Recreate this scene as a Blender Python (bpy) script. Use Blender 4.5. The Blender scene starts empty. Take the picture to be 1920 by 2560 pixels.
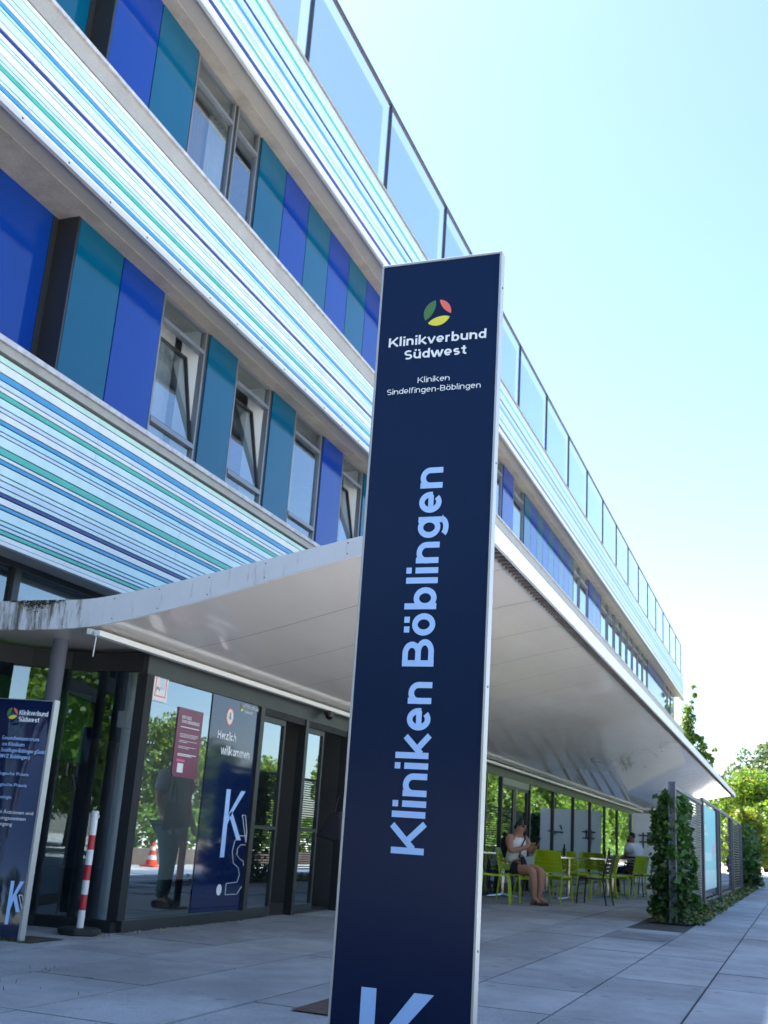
import bpy, math, random
from mathutils import Vector, Matrix
random.seed(7)
S = bpy.context.scene
COL = S.collection
U = 0.8857            # survey units -> metres
R_ = math.radians

# ------------------------------------------------------------ camera
yaw, pitch, roll = .368868, .2893926, .0674683
fw = Vector((math.cos(pitch)*math.cos(yaw), math.cos(pitch)*math.sin(yaw), math.sin(pitch)))
rt = fw.cross(Vector((0, 0, 1))).normalized(); up = rt.cross(fw)
c, s = math.cos(roll), math.sin(roll)
r2 = c*rt + s*up; u2 = -s*rt + c*up
cam = bpy.data.cameras.new('camera'); co = bpy.data.objects.new('camera', cam); COL.objects.link(co)
cam.sensor_fit = 'VERTICAL'; cam.sensor_height = 36; cam.lens = 36*2702.77/2560
cam.clip_start = .05; cam.clip_end = 3000
co.matrix_world = Matrix(((r2.x, u2.x, -fw.x, 0), (r2.y, u2.y, -fw.y, 0), (r2.z, u2.z, -fw.z, 1.05*U), (0, 0, 0, 1)))
cam.dof.use_dof = True; cam.dof.focus_distance = 5.0; cam.dof.aperture_fstop = 5.6
S.camera = co

# ------------------------------------------------------------ light
EL, AZ = R_(60), R_(25)                     # sun behind the building, a little ahead
sd = Vector((math.cos(EL)*math.sin(AZ), math.cos(EL)*math.cos(AZ), math.sin(EL)))
W = bpy.data.worlds.new('World'); S.world = W; W.use_nodes = True
wn = W.node_tree.nodes; wl = W.node_tree.links
sky = wn.new('ShaderNodeTexSky'); sky.sky_type = 'NISHITA'; sky.sun_disc = False
sky.sun_elevation = EL; sky.sun_rotation = AZ; sky.air_density = 1.0; sky.dust_density = .7; sky.ozone_density = 3.5
wl.new(sky.outputs[0], wn['Background'].inputs[0]); wn['Background'].inputs[1].default_value = .065
sl = bpy.data.lights.new('sun', 'SUN'); sl.energy = 5.0; sl.angle = R_(.5); sl.color = (1, .95, .87)
so = bpy.data.objects.new('sun', sl); COL.objects.link(so)
so.rotation_euler = sd.to_track_quat('Z', 'Y').to_euler(); so.location = sd*100
S.view_settings.view_transform = 'Standard'; S.view_settings.look = 'None'
S.view_settings.exposure = 2.6; S.view_settings.gamma = 1

# ------------------------------------------------------------ materials
def mat(name, col, rough=.6, metal=0, noise=0, nscale=4, bump=0, bscale=30, coat=0, ior=1.5, stretch=(1, 1, 1), crough=.03, coords='Object', spec=None):
    m = bpy.data.materials.new(name); m.use_nodes = True
    n = m.node_tree.nodes; l = m.node_tree.links; p = n['Principled BSDF']
    p.inputs['Base Color'].default_value = (*col, 1); p.inputs['Roughness'].default_value = rough
    p.inputs['Metallic'].default_value = metal; p.inputs['IOR'].default_value = ior
    p.inputs['Coat Weight'].default_value = coat; p.inputs['Coat Roughness'].default_value = crough
    if spec is not None: p.inputs['Specular IOR Level'].default_value = spec
    if noise or bump:
        tc = n.new('ShaderNodeTexCoord'); mp = n.new('ShaderNodeMapping'); mp.inputs['Scale'].default_value = stretch
        l.new(tc.outputs[coords], mp.inputs[0])
    if noise:
        t = n.new('ShaderNodeTexNoise'); t.inputs['Scale'].default_value = nscale; t.inputs['Detail'].default_value = 8; t.inputs['Roughness'].default_value = .65
        l.new(mp.outputs[0], t.inputs['Vector'])
        mr = n.new('ShaderNodeMapRange'); mr.inputs[1].default_value = .25; mr.inputs[2].default_value = .75
        mr.inputs[3].default_value = 1-noise; mr.inputs[4].default_value = 1+noise
        l.new(t.outputs[0], mr.inputs[0])
        vm = n.new('ShaderNodeVectorMath'); vm.operation = 'SCALE'; vm.inputs[0].default_value = col
        l.new(mr.outputs[0], vm.inputs['Scale']); l.new(vm.outputs[0], p.inputs['Base Color'])
        rr = n.new('ShaderNodeMapRange'); rr.inputs[3].default_value = max(0, rough-.06); rr.inputs[4].default_value = min(1, rough+.08)
        l.new(t.outputs[0], rr.inputs[0]); l.new(rr.outputs[0], p.inputs['Roughness'])
    if bump:
        t2 = n.new('ShaderNodeTexNoise'); t2.inputs['Scale'].default_value = bscale; t2.inputs['Detail'].default_value = 6
        l.new(mp.outputs[0], t2.inputs['Vector'])
        b = n.new('ShaderNodeBump'); b.inputs['Strength'].default_value = bump; b.inputs['Distance'].default_value = .02
        l.new(t2.outputs[0], b.inputs['Height']); l.new(b.outputs[0], p.inputs['Normal'])
    return m

def speckle(m, scale=160, lo=.72, hi=1.18, spots=True):
    n = m.node_tree.nodes; l = m.node_tree.links; p = n['Principled BSDF']; src = p.inputs['Base Color'].links[0].from_socket
    tc = n.new('ShaderNodeTexCoord'); t = n.new('ShaderNodeTexNoise'); t.inputs['Scale'].default_value = scale; t.inputs['Detail'].default_value = 3; l.new(tc.outputs['Object'], t.inputs['Vector'])
    mr = n.new('ShaderNodeMapRange'); mr.inputs[1].default_value = .32; mr.inputs[2].default_value = .68; mr.inputs[3].default_value = lo; mr.inputs[4].default_value = hi; l.new(t.outputs[0], mr.inputs[0])
    v = n.new('ShaderNodeVectorMath'); v.operation = 'SCALE'; l.new(src, v.inputs[0]); l.new(mr.outputs[0], v.inputs['Scale']); last = v
    if spots:
        for sc, th, k in ((3.1, .13, .62), (1.3, .06, .5)):
            vo = n.new('ShaderNodeTexVoronoi'); vo.inputs['Scale'].default_value = sc; l.new(tc.outputs['Object'], vo.inputs['Vector'])
            m2 = n.new('ShaderNodeMapRange'); m2.inputs[1].default_value = th*.5; m2.inputs[2].default_value = th; m2.inputs[3].default_value = k; m2.inputs[4].default_value = 1; l.new(vo.outputs['Distance'], m2.inputs[0])
            v2 = n.new('ShaderNodeVectorMath'); v2.operation = 'SCALE'; l.new(last.outputs[0], v2.inputs[0]); l.new(m2.outputs[0], v2.inputs['Scale']); last = v2
        tb_ = n.new('ShaderNodeTexNoise'); tb_.inputs['Scale'].default_value = .45; tb_.inputs['Detail'].default_value = 9; tb_.inputs['Roughness'].default_value = .7; l.new(tc.outputs['Object'], tb_.inputs['Vector'])
        m3 = n.new('ShaderNodeMapRange'); m3.inputs[1].default_value = .42; m3.inputs[2].default_value = .62; m3.inputs[3].default_value = .72; m3.inputs[4].default_value = 1.1; l.new(tb_.outputs[0], m3.inputs[0])
        v3 = n.new('ShaderNodeVectorMath'); v3.operation = 'SCALE'; l.new(last.outputs[0], v3.inputs[0]); l.new(m3.outputs[0], v3.inputs['Scale']); last = v3
    l.new(last.outputs[0], p.inputs['Base Color'])
def glassmat(name, tint, r0=.1, power=4, refl=(1, 1, 1), rough=0, wav=0):
    m = bpy.data.materials.new(name); m.use_nodes = True
    n = m.node_tree.nodes; l = m.node_tree.links; n.remove(n['Principled BSDF']); out = n['Material Output']
    t = n.new('ShaderNodeBsdfTransparent'); t.inputs[0].default_value = (*tint, 1)
    g = n.new('ShaderNodeBsdfGlossy'); g.inputs[0].default_value = (*refl, 1); g.inputs['Roughness'].default_value = rough
    lw = n.new('ShaderNodeLayerWeight'); lw.inputs[0].default_value = .5
    pw = n.new('ShaderNodeMath'); pw.operation = 'POWER'; pw.inputs[1].default_value = power
    l.new(lw.outputs['Facing'], pw.inputs[0])
    mr = n.new('ShaderNodeMapRange'); mr.inputs[3].default_value = r0; mr.inputs[4].default_value = 1
    l.new(pw.outputs[0], mr.inputs[0])
    mx = n.new('ShaderNodeMixShader'); l.new(mr.outputs[0], mx.inputs[0]); l.new(t.outputs[0], mx.inputs[1]); l.new(g.outputs[0], mx.inputs[2])
    if wav:
        tc = n.new('ShaderNodeTexCoord'); tn = n.new('ShaderNodeTexNoise'); tn.inputs['Scale'].default_value = .9; tn.inputs['Detail'].default_value = 1
        l.new(tc.outputs['Object'], tn.inputs['Vector']); b = n.new('ShaderNodeBump'); b.inputs['Strength'].default_value = wav; b.inputs['Distance'].default_value = .02
        l.new(tn.outputs[0], b.inputs['Height']); l.new(b.outputs[0], g.inputs['Normal'])
    l.new(mx.outputs[0], out.inputs[0]); return m

def leafmat(name, col, trans=.35):
    m = bpy.data.materials.new(name); m.use_nodes = True
    n = m.node_tree.nodes; l = m.node_tree.links; p = n['Principled BSDF']; out = n['Material Output']
    p.inputs['Roughness'].default_value = .5
    oi = n.new('ShaderNodeTexCoord'); t = n.new('ShaderNodeTexNoise'); t.inputs['Scale'].default_value = 1.3; t.inputs['Detail'].default_value = 4
    l.new(oi.outputs['Object'], t.inputs['Vector'])
    mr = n.new('ShaderNodeMapRange'); mr.inputs[1].default_value = .3; mr.inputs[2].default_value = .7; mr.inputs[3].default_value = .55; mr.inputs[4].default_value = 1.45
    l.new(t.outputs[0], mr.inputs[0])
    vm = n.new('ShaderNodeVectorMath'); vm.operation = 'SCALE'; vm.inputs[0].default_value = col; l.new(mr.outputs[0], vm.inputs['Scale'])
    l.new(vm.outputs[0], p.inputs['Base Color'])
    tr = n.new('ShaderNodeBsdfTranslucent'); v2 = n.new('ShaderNodeVectorMath'); v2.operation = 'MULTIPLY'; v2.inputs[1].default_value = (1.5, 1.5, .6)
    l.new(vm.outputs[0], v2.inputs[0]); l.new(v2.outputs[0], tr.inputs[0])
    mx = n.new('ShaderNodeMixShader'); mx.inputs[0].default_value = trans
    l.new(p.outputs[0], mx.inputs[1]); l.new(tr.outputs[0], mx.inputs[2]); l.new(mx.outputs[0], out.inputs[0]); return m

M = dict(
 slatW=mat('white_slat', (.68, .735, .745), .35, noise=.10, nscale=1.5, stretch=(2.5, 2.5, .5)), slatP=mat('pale_cyan_slat', (.55, .735, .765), .35, noise=.10, nscale=1.5, stretch=(2.5, 2.5, .5)),
 slatC=mat('cyan_slat', (.42, .69, .75), .35, noise=.10, nscale=1.5, stretch=(2.5, 2.5, .5)), slatL=mat('lavender_slat', (.53, .655, .77), .35, noise=.10, nscale=1.5, stretch=(2.5, 2.5, .5)),
 slatB=mat('blue_slat', (.05, .29, .54), .3, noise=.10, nscale=1.5, stretch=(2.5, 2.5, .5)), slatD=mat('dark_blue_slat', (.015, .04, .22), .3, noise=.10, nscale=1.5, stretch=(2.5, 2.5, .5)),
 slatT=mat('teal_slat', (.07, .43, .36), .3, noise=.10, nscale=1.5, stretch=(2.5, 2.5, .5)), slatM=mat('mint_slat', (.50, .73, .65), .35, noise=.10, nscale=1.5, stretch=(2.5, 2.5, .5)),
 dark=mat('dark_gap', (.012, .014, .018), .7), anth=mat('anthracite_frame', (.022, .025, .03), .4, noise=.1, nscale=3),
 greyf=mat('grey_aluminium', (.20, .215, .24), .35, .5, noise=.08, nscale=5), pale=mat('pale_aluminium', (.62, .63, .63), .35, .3, noise=.06, nscale=4),
 conc=mat('facade_concrete', (.32, .30, .28), .85, noise=.28, nscale=2.2, bump=.25, bscale=25),
 soff=mat('soffit_panel', (.36, .345, .33), .6, noise=.08, nscale=1.2), ledge=mat('ledge_metal', (.34, .335, .32), .5, noise=.16, nscale=3),
 lip=mat('weathered_lip', (.45, .46, .5), .6, noise=.35, nscale=9, bump=.2),
 blue=mat('blue_panel', (.003, .036, .25), .035, noise=.1, nscale=.5, ior=1.40), teal=mat('teal_panel', (.0005, .075, .155), .035, noise=.1, nscale=.5, ior=1.40),
 glass=glassmat('window_glass', (.58, .66, .70), .22, 3.0, (.85, .94, 1.0)), eglass=glassmat('entrance_glass', (.55, .62, .64), .22, 2.8, (.80, .92, 1.0), wav=.02),
 screen=glassmat('screen_glass', (.58, .66, .86), .06, 4), screenc=glassmat('screen_clear', (.84, .88, .97), .04, 4),
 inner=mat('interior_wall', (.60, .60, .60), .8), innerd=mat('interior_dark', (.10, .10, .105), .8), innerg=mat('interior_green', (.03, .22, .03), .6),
 floor=mat('interior_floor', (.16, .16, .16), .3), curtain=mat('curtain', (.60, .61, .63), .9, noise=.1, nscale=3), brownc=mat('brown_curtain', (.20, .12, .08), .9),
 under=mat('canopy_underside', (.87, .825, .775), .2, noise=.07, nscale=1.1, bump=.10, bscale=2.6, coat=.9, crough=.05, stretch=(.25, 1.2, 1)),
 strip=mat('light_strip', (.75, .75, .72), .4, noise=.04), rib=mat('weathered_gutter', (.16, .145, .13), .8, noise=.5, nscale=6, bump=.3),
 navy=mat('navy_panel', (.0004, .0105, .050), .24, noise=.05, nscale=1.1, ior=1.30), alu=mat('brushed_aluminium', (.46, .475, .49), .42, .55, noise=.06, nscale=6, stretch=(1, 1, .1)),
 tlight=mat('light_blue_letter', (.37, .58, .97), .4), twhite=mat('white_letter', (.78, .82, .86), .4),
 lg=mat('logo_green', (.06, .18, .045), .4), lr=mat('logo_red', (.82, .15, .12), .4), ly=mat('logo_yellow', (.72, .68, .05), .4),
 navyg=mat('navy_gloss', (.006, .014, .055), .05, noise=.04, nscale=1, ior=1.6, bump=.006, bscale=2), navyv=mat('navy_vinyl', (.006, .017, .07), .05, ior=1.55),
 red=mat('red_band', (.50, .02, .035), .4, noise=.08), white=mat('white_paint', (.76, .77, .78), .4, noise=.05), rubber=mat('black_rubber', (.02, .02, .022), .7, noise=.2, bump=.2),
 slab0=mat('slab_a', (.33, .35, .375), .8, noise=.22, nscale=1.7, bump=.12, bscale=45), slab1=mat('slab_b', (.30, .315, .335), .8, noise=.24, nscale=1.9, bump=.12, bscale=45),
 slab2=mat('slab_c', (.36, .375, .395), .8, noise=.2, nscale=1.4, bump=.12, bscale=45), slabd=mat('slab_dark', (.19, .20, .22), .75, noise=.25, nscale=3, bump=.1, bscale=45),
 joint=mat('joint_sand', (.045, .045, .045), .95, noise=.4, nscale=8), asph=mat('pale_asphalt', (.52, .49, .455), .9, noise=.2, nscale=.8, bump=.15, bscale=40),
 earth=mat('earth', (.20, .19, .15), .95, noise=.3, nscale=.3), soil=mat('soil', (.06, .045, .03), .95, noise=.5, nscale=7, bump=.6, bscale=20), rust=mat('rust_patch', (.075, .045, .035), .9, noise=.5, nscale=9, bump=.4),
 lime=mat('lime_plastic', (.42, .56, .01), .4, noise=.04), dkch=mat('dark_chair', (.02, .022, .026), .45), chrome=mat('chrome', (.7, .7, .7), .15, 1), ttop=mat('table_top', (.045, .045, .05), .25),
 skin=mat('skin', (.42, .22, .15), .5, noise=.06, nscale=14), skind=mat('skin_tan', (.25, .13, .085), .5), hair=mat('dark_hair', (.012, .009, .008), .5, bump=.4, bscale=60),
 wshirt=mat('white_cloth', (.72, .73, .76), .9, noise=.06, nscale=20), bcloth=mat('black_cloth', (.012, .012, .018), .85), shorts=mat('patterned_shorts', (.02, .02, .035), .9, noise=.9, nscale=40),
 gbag=mat('grey_green_cloth', (.30, .37, .36), .85, noise=.06), denim=mat('denim', (.03, .05, .14), .9), greyc=mat('grey_cloth', (.24, .26, .30), .9), tealc=mat('teal_trousers', (.12, .22, .21), .9), bshirt=mat('blue_cloth', (.06, .15, .5), .9),
 shoe=mat('sandal', (.05, .03, .022), .5), phone=mat('phone', (.01, .01, .012), .2), lens=mat('sunglass', (.015, .006, .006), .08),
 post=mat('steel_post', (.15, .165, .21), .5, .2, noise=.1, nscale=4), slatd=mat('dark_slat', (.06, .065, .075), .6, noise=.15),
 aqua=mat('aqua_banner', (.20, .60, .72), .45, noise=.06, nscale=.8), aqual=mat('aqua_light', (.45, .72, .80), .5), pink=mat('banner_pink', (.62, .38, .55), .5),
 partw=mat('white_partition', (.80, .81, .83), .6, noise=.05), mag=mat('magenta_board', (.17, .025, .075), .3), pinkb=mat('pink_bar', (.75, .10, .25), .4), paper=mat('paper', (.74, .75, .77), .6), redp=mat('red_post', (.55, .02, .02), .35),
 bark=mat('bark', (.06, .045, .035), .9, noise=.3, bump=.5), brick=mat('low_brick_wall', (.13, .10, .085), .9, noise=.3, nscale=5), orange=mat('cone_red', (.75, .07, .03), .5), brownb=mat('brown_wood', (.28, .14, .07), .7, noise=.2),
 ivyA=leafmat('ivy_leaf', (.028, .085, .018), .2), ivyB=leafmat('ivy_leaf_light', (.06, .14, .03), .25),
 mapA=leafmat('maple_leaf', (.125, .22, .03), .45), mapB=leafmat('maple_leaf_dark', (.085, .15, .025), .4), mapY=leafmat('maple_leaf_gold', (.30, .25, .035), .4),
 pinA=leafmat('pine_needle', (.07, .12, .06), .15), pinB=leafmat('pine_needle_light', (.15, .20, .10), .2), grass=leafmat('grass_blade', (.07, .13, .02), .3), dry=leafmat('dry_leaf', (.30, .24, .12), .2),
)

for q_ in ('slab0', 'slab1', 'slab2', 'slabd'): speckle(M[q_])
speckle(M['conc'], 90, .8, 1.15, False); speckle(M['ledge'], 60, .85, 1.1, False)
# ------------------------------------------------------------ mesh helper
class MB:
    def __init__(s, k=U): s.v = []; s.f = []; s.mi = []; s.k = k; s.fn = None
    def add(s, pts, faces, m=0):
        b = len(s.v); k = s.k
        for p in pts:
            if s.fn: p = s.fn(p)
            s.v.append((p[0]*k, p[1]*k, p[2]*k))
        for f in faces: s.f.append(tuple(b+i for i in f)); s.mi.append(m)
        return s
    def box(s, x0, x1, y0, y1, z0, z1, m=0):
        if x0 > x1: x0, x1 = x1, x0
        if y0 > y1: y0, y1 = y1, y0
        if z0 > z1: z0, z1 = z1, z0
        return s.add([(x0,y0,z0),(x1,y0,z0),(x1,y1,z0),(x0,y1,z0),(x0,y0,z1),(x1,y0,z1),(x1,y1,z1),(x0,y1,z1)],
                     [(0,3,2,1),(4,5,6,7),(0,1,5,4),(1,2,6,5),(2,3,7,6),(3,0,4,7)], m)
    def quad(s, a, b, c, d, m=0): return s.add([a,b,c,d], [(0,1,2,3)], m)
    def prism(s, pts, w, m=0):      # pts: 3D polygon, w: extrusion vector
        n = len(pts); q = [tuple(p[i]+w[i] for i in range(3)) for p in pts]
        return s.add(list(pts)+q, [tuple(range(n))[::-1], tuple(range(n, 2*n))]+[(i,(i+1)%n,n+(i+1)%n,n+i) for i in range(n)], m)
    def tube(s, path, r, n=8, m=0, cap=True):
        path = [Vector(p) for p in path]; rs = r if isinstance(r, (list, tuple)) else [r]*len(path)
        pts = []; L = len(path)
        for i, p in enumerate(path):
            d = (path[min(i+1, L-1)]-path[max(i-1, 0)]).normalized()
            a = Vector((0,0,1)) if abs(d.z) < .9 else Vector((1,0,0))
            x = d.cross(a).normalized(); y = d.cross(x)
            for j in range(n):
                t = 2*math.pi*j/n; pts.append(tuple(p+rs[i]*(math.cos(t)*x+math.sin(t)*y)))
        fs = [(i*n+j, i*n+(j+1)%n, (i+1)*n+(j+1)%n, (i+1)*n+j) for i in range(L-1) for j in range(n)]
        if cap: fs += [tuple(range(n)), tuple(range((L-1)*n, L*n))[::-1]]
        return s.add(pts, fs, m)
    def ball(s, c, r, m=0, n=10, k=6, sq=(1,1,1)):
        pts = [(c[0]+r*sq[0]*math.sin(math.pi*i/k)*math.cos(2*math.pi*j/n), c[1]+r*sq[1]*math.sin(math.pi*i/k)*math.sin(2*math.pi*j/n), c[2]+r*sq[2]*math.cos(math.pi*i/k)) for i in range(k+1) for j in range(n)]
        return s.add(pts, [(i*n+j,(i+1)*n+j,(i+1)*n+(j+1)%n,i*n+(j+1)%n) for i in range(k) for j in range(n)], m)
    def build(s, name, mats, parent=None, smooth=False, bevel=0):
        if not isinstance(mats, (list, tuple)): mats = [mats]
        o0 = Vector((0,0,0)); q = parent
        while q is not None: o0 = o0+q.location; q = q.parent
        me = bpy.data.meshes.new(name)
        me.from_pydata([(x-o0.x, y-o0.y, z-o0.z) for x,y,z in s.v], [], s.f)
        for m in mats: me.materials.append(m)
        me.polygons.foreach_set('material_index', s.mi)
        if smooth: me.polygons.foreach_set('use_smooth', [True]*len(s.f))
        me.update(); o = bpy.data.objects.new(name, me); COL.objects.link(o)
        if parent is not None: o.parent = parent
        if bevel:
            b = o.modifiers.new('bevel', 'BEVEL'); b.width = bevel; b.segments = 2; b.limit_method = 'ANGLE'
        return o

def tag(o, label=None, cat=None, group=None, kind=None):
    if label: o['label'] = label
    if cat: o['category'] = cat
    if group: o['group'] = group
    if kind: o['kind'] = kind
    return o
def thing(name, loc, label, cat, group=None, rz=0, k=U):
    o = bpy.data.objects.new(name, None); COL.objects.link(o); o.empty_display_size = .2
    o.location = Vector(loc)*k; o.rotation_euler.z = rz
    return tag(o, label, cat, group)
def children(o): return [x for x in bpy.data.objects if x.parent == o]
def copy_tree(o, parent=None):
    kids = children(o); c = o.copy(); COL.objects.link(c)
    if parent is not None: c.parent = parent
    for ch in kids: copy_tree(ch, c)
    return c

# text: outlines -> flat faces
def text2d(body, bold=.0, outline=0):
    cu = bpy.data.curves.new('t', 'FONT'); cu.body = body; cu.size = 1; cu.offset = bold; cu.resolution_u = 4
    if outline: cu.fill_mode = 'NONE'; cu.bevel_depth = outline; cu.bevel_resolution = 0
    ob = bpy.data.objects.new('t', cu); COL.objects.link(ob)
    dg = bpy.context.evaluated_depsgraph_get(); dg.update()
    me = bpy.data.meshes.new_from_object(ob.evaluated_get(dg))
    vs = [tuple(v.co) for v in me.vertices]; fs = [tuple(p.vertices) for p in me.polygons]
    bpy.data.objects.remove(ob); bpy.data.curves.remove(cu); bpy.data.meshes.remove(me)
    return vs, fs
def put_text(mb, body, fr, u0, u1, v0, cap=None, bold=.015, m=0, outline=0):
    """fr(u,v,w)->3D ; text spans u0..u1, baseline v0"""
    vs, fs = text2d(body, bold, outline)
    a = min(v[0] for v in vs); b = max(v[0] for v in vs); k = (u1-u0)/(b-a)
    kv = k if cap is None else cap/.73
    mb.add([fr(u0+(v[0]-a)*k, v0+v[1]*kv, v[2]*k) for v in vs], fs, m)

# a monoline grotesk drawn from strokes: every glyph is a list of centre lines
def glyph(ch, w):
    h = w/2; xh, cap, asc, W = .53, .72, .74, .46
    def el(cx, cy, rx, ry, a0, a1, n=18): return [(cx+rx*math.cos(R_(a0+(a1-a0)*i/n)), cy+ry*math.sin(R_(a0+(a1-a0)*i/n))) for i in range(n+1)]
    r = (W-w)/2
    def bowl(c, H=xh): return el(c, H/2, r, H/2-h, 0, 360, 30)
    def arch(x0, wd, down=0): q = (wd-w)/2; return [(x0+h, xh-h-q-.06)]+el(x0+h+q, xh-h-q, q, q, 180, 0)+[(x0+wd-h, down)]
    def S_(H, wd):
        q = (H/2-h)/2; rx = wd/2-h
        return el(wd/2, H/2+q, rx, q, 38, 270)+el(wd/2, H/2-q, rx, q, 90, -142)[1:]
    dots = lambda c: [[(c-.1, .66-h), (c-.1, .66+h)], [(c+.1, .66-h), (c+.1, .66+h)]]
    if ch == 'l': return [[(h, 0), (h, asc)]], w
    if ch == 'i': return [[(h, 0), (h, xh)], [(h, .68-h), (h, .68+h)]], w
    if ch == 'n': return [[(h, 0), (h, xh)], arch(0, W)], W
    if ch == 'h': return [[(h, 0), (h, asc)], arch(0, W)], W
    if ch == 'm': return [[(h, 0), (h, xh)], arch(0, W*.88), arch(W*.88-w, W*.88)], W*1.76-w
    if ch in 'uü': return [[(W-h, xh), (W-h, 0)], [(h, xh)]+el(h+r, h+r, r, r, 180, 360)]+(dots(W/2) if ch == 'ü' else []), W
    if ch == 'r': return [[(h, 0), (h, xh)], el(h+r, xh-h-r, r, r, 180, 78, 10)], .30
    if ch == 'k': return [[(h, 0), (h, asc)], [(W-.01, xh), (w*.8, .17)], [(.19, .27), (W+.02, 0)]], W+.03
    if ch == 'K': return [[(h, 0), (h, cap)], [(.56, cap), (w*.8, .24)], [(.23, .40), (.60, 0)]], .62
    if ch == 'e': return [[(W-h, xh/2-h*.8)]+el(W/2, xh/2, r, xh/2-h, 0, 312, 26), [(h, xh/2-h*.1), (W-h, xh/2-h*.1)]], W
    if ch == 'c': return [el(W/2, xh/2, r, xh/2-h, 42, 318, 24)], W-.03
    if ch in 'oö': return [bowl(W/2)]+(dots(W/2) if ch == 'ö' else []), W
    if ch == 'b': return [[(h, 0), (h, asc)], bowl(W/2)], W
    if ch == 'd': return [[(W-h, 0), (W-h, asc)], bowl(W/2)], W
    if ch == 'g': return [[(W-h, xh), (W-h, -.03)]+el(W/2, -.03, r, .16-h, 0, -150, 14), bowl(W/2)], W
    if ch == 'B': return [[(h, 0), (h, cap)], [(h, cap-h), (.27, cap-h)]+el(.27, cap*.75-h/2, .17, (cap/2-h)/2, 90, -90)[1:]+[(h, cap/2)], [(h, cap/2), (.29, cap/2)]+el(.29, cap/4+h/2, .2, (cap/2-h)/2, 90, -90)[1:]+[(h, h)]], .54
    if ch == 'S': return [S_(cap, .50)], .50
    if ch == 's': return [S_(xh, .40)], .40
    if ch == 'v': return [[(.02, xh), (.23, .0)], [(.44, xh), (.23, .0)]], .46
    if ch == 'w': return [[(.02, xh), (.19, 0)], [(.36, xh), (.19, 0)], [(.36, xh), (.53, 0)], [(.70, xh), (.53, 0)]], .72
    if ch == 't': return [[(.16, .68), (.16, .17)]+el(.16+.12, .17, .12, .17-h, 180, 285, 10), [(0, xh-h), (.30, xh-h)]], .32
    if ch == 'f': return [[(.12, 0), (.12, asc-.17)]+el(.12+.12, asc-.17, .12, .17-h, 180, 75, 10), [(0, xh-h), (.28, xh-h)]], .29
    if ch == '-': return [[(.02, xh/2), (.27, xh/2)]], .29
    if ch == 'H': return [[(h, 0), (h, cap)], [(.56-h, 0), (.56-h, cap)], [(h, cap/2), (.56-h, cap/2)]], .56
    if ch == 'z': return [[(.01, xh-h), (.40, xh-h)], [(.37, xh-h), (.04, h)], [(.01, h), (.41, h)]], .42
    return None, .24
def put_stroke(mb, body, fr, u0, u1, v0, cap, w=.12, m=0, track=.085, narrow=1):
    x = 0; segs = []
    for ch in body:
        g, a = glyph(ch, w)
        for st in (g or []): segs.append([(x+p[0], p[1]) for p in st])
        x += a+track
    x -= track; k = (u1-u0)/x; kv = (cap/.72) if cap else k
    for si, st in enumerate(segs):
        P_ = [Vector(p) for p in st]; closed = (P_[0]-P_[-1]).length < 1e-4 and len(P_) > 4; pts = []; n = len(P_)
        for i, p in enumerate(P_):
            a = P_[i-1] if i else (P_[-2] if closed else None); b_ = P_[i+1] if i < n-1 else (P_[1] if closed else None)
            d1 = (p-a).normalized() if a is not None else None; d2 = (b_-p).normalized() if b_ is not None else None
            d = d1 if d2 is None else d2 if d1 is None else (d1+d2).normalized()
            sc = 1 if d1 is None or d2 is None else min(1.6, 1/max(.5, d.dot(d1)))
            nn = Vector((-d.y, d.x))*w/2*sc; pts += [p+nn, p-nn]
        off = .0016*(si % 4)
        mb.add([fr(u0+q.x*k, v0+q.y*kv, off) for q in pts], [(2*i, 2*i+1, 2*i+3, 2*i+2) for i in range(n-1)], m)
def sline(par, name, mt, body, fr, u0, u1, v0, cap=None, w=.12):
    b = MB(); put_stroke(b, body, fr, u0, u1, v0, cap, w); return b.build(name, M[mt], par)
def line(par, name, mt, body, fr, u0, u1, v0, cap=None, bold=.015, outline=0):
    b = MB(); put_text(b, body, fr, u0, u1, v0, cap, bold, 0, outline); return b.build(name, M[mt], par)
def logo(mb, fr, cu, cv, r, mi):
    for (a0, a1), m in zip([(100, 211), (-8, 82), (229, 337)], mi):
        a0, a1 = R_(a0), R_(a1); N = 12
        o = [(math.cos(a0+(a1-a0)*i/N), math.sin(a0+(a1-a0)*i/N)) for i in range(N+1)]
        p, q = Vector(o[0]), Vector(o[-1]); d = (q-p).normalized()
        inn = []
        for x in o[1:-1]:
            x = Vector(x); t = (x-p).dot(d); foot = p+d*t; inn.append(tuple(foot-(x-foot)*.62))
        pts = o+inn[::-1]
        mb.add([fr(cu+r*x, cv+r*y, 0) for x, y in pts], [tuple(range(len(pts)))], m)

def W8(x, z, Y): k = Y/7.5; return x*k, 1.05+(z-1.05)*k        # a point measured on the 7.5 plane, seen on plane Y

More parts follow.
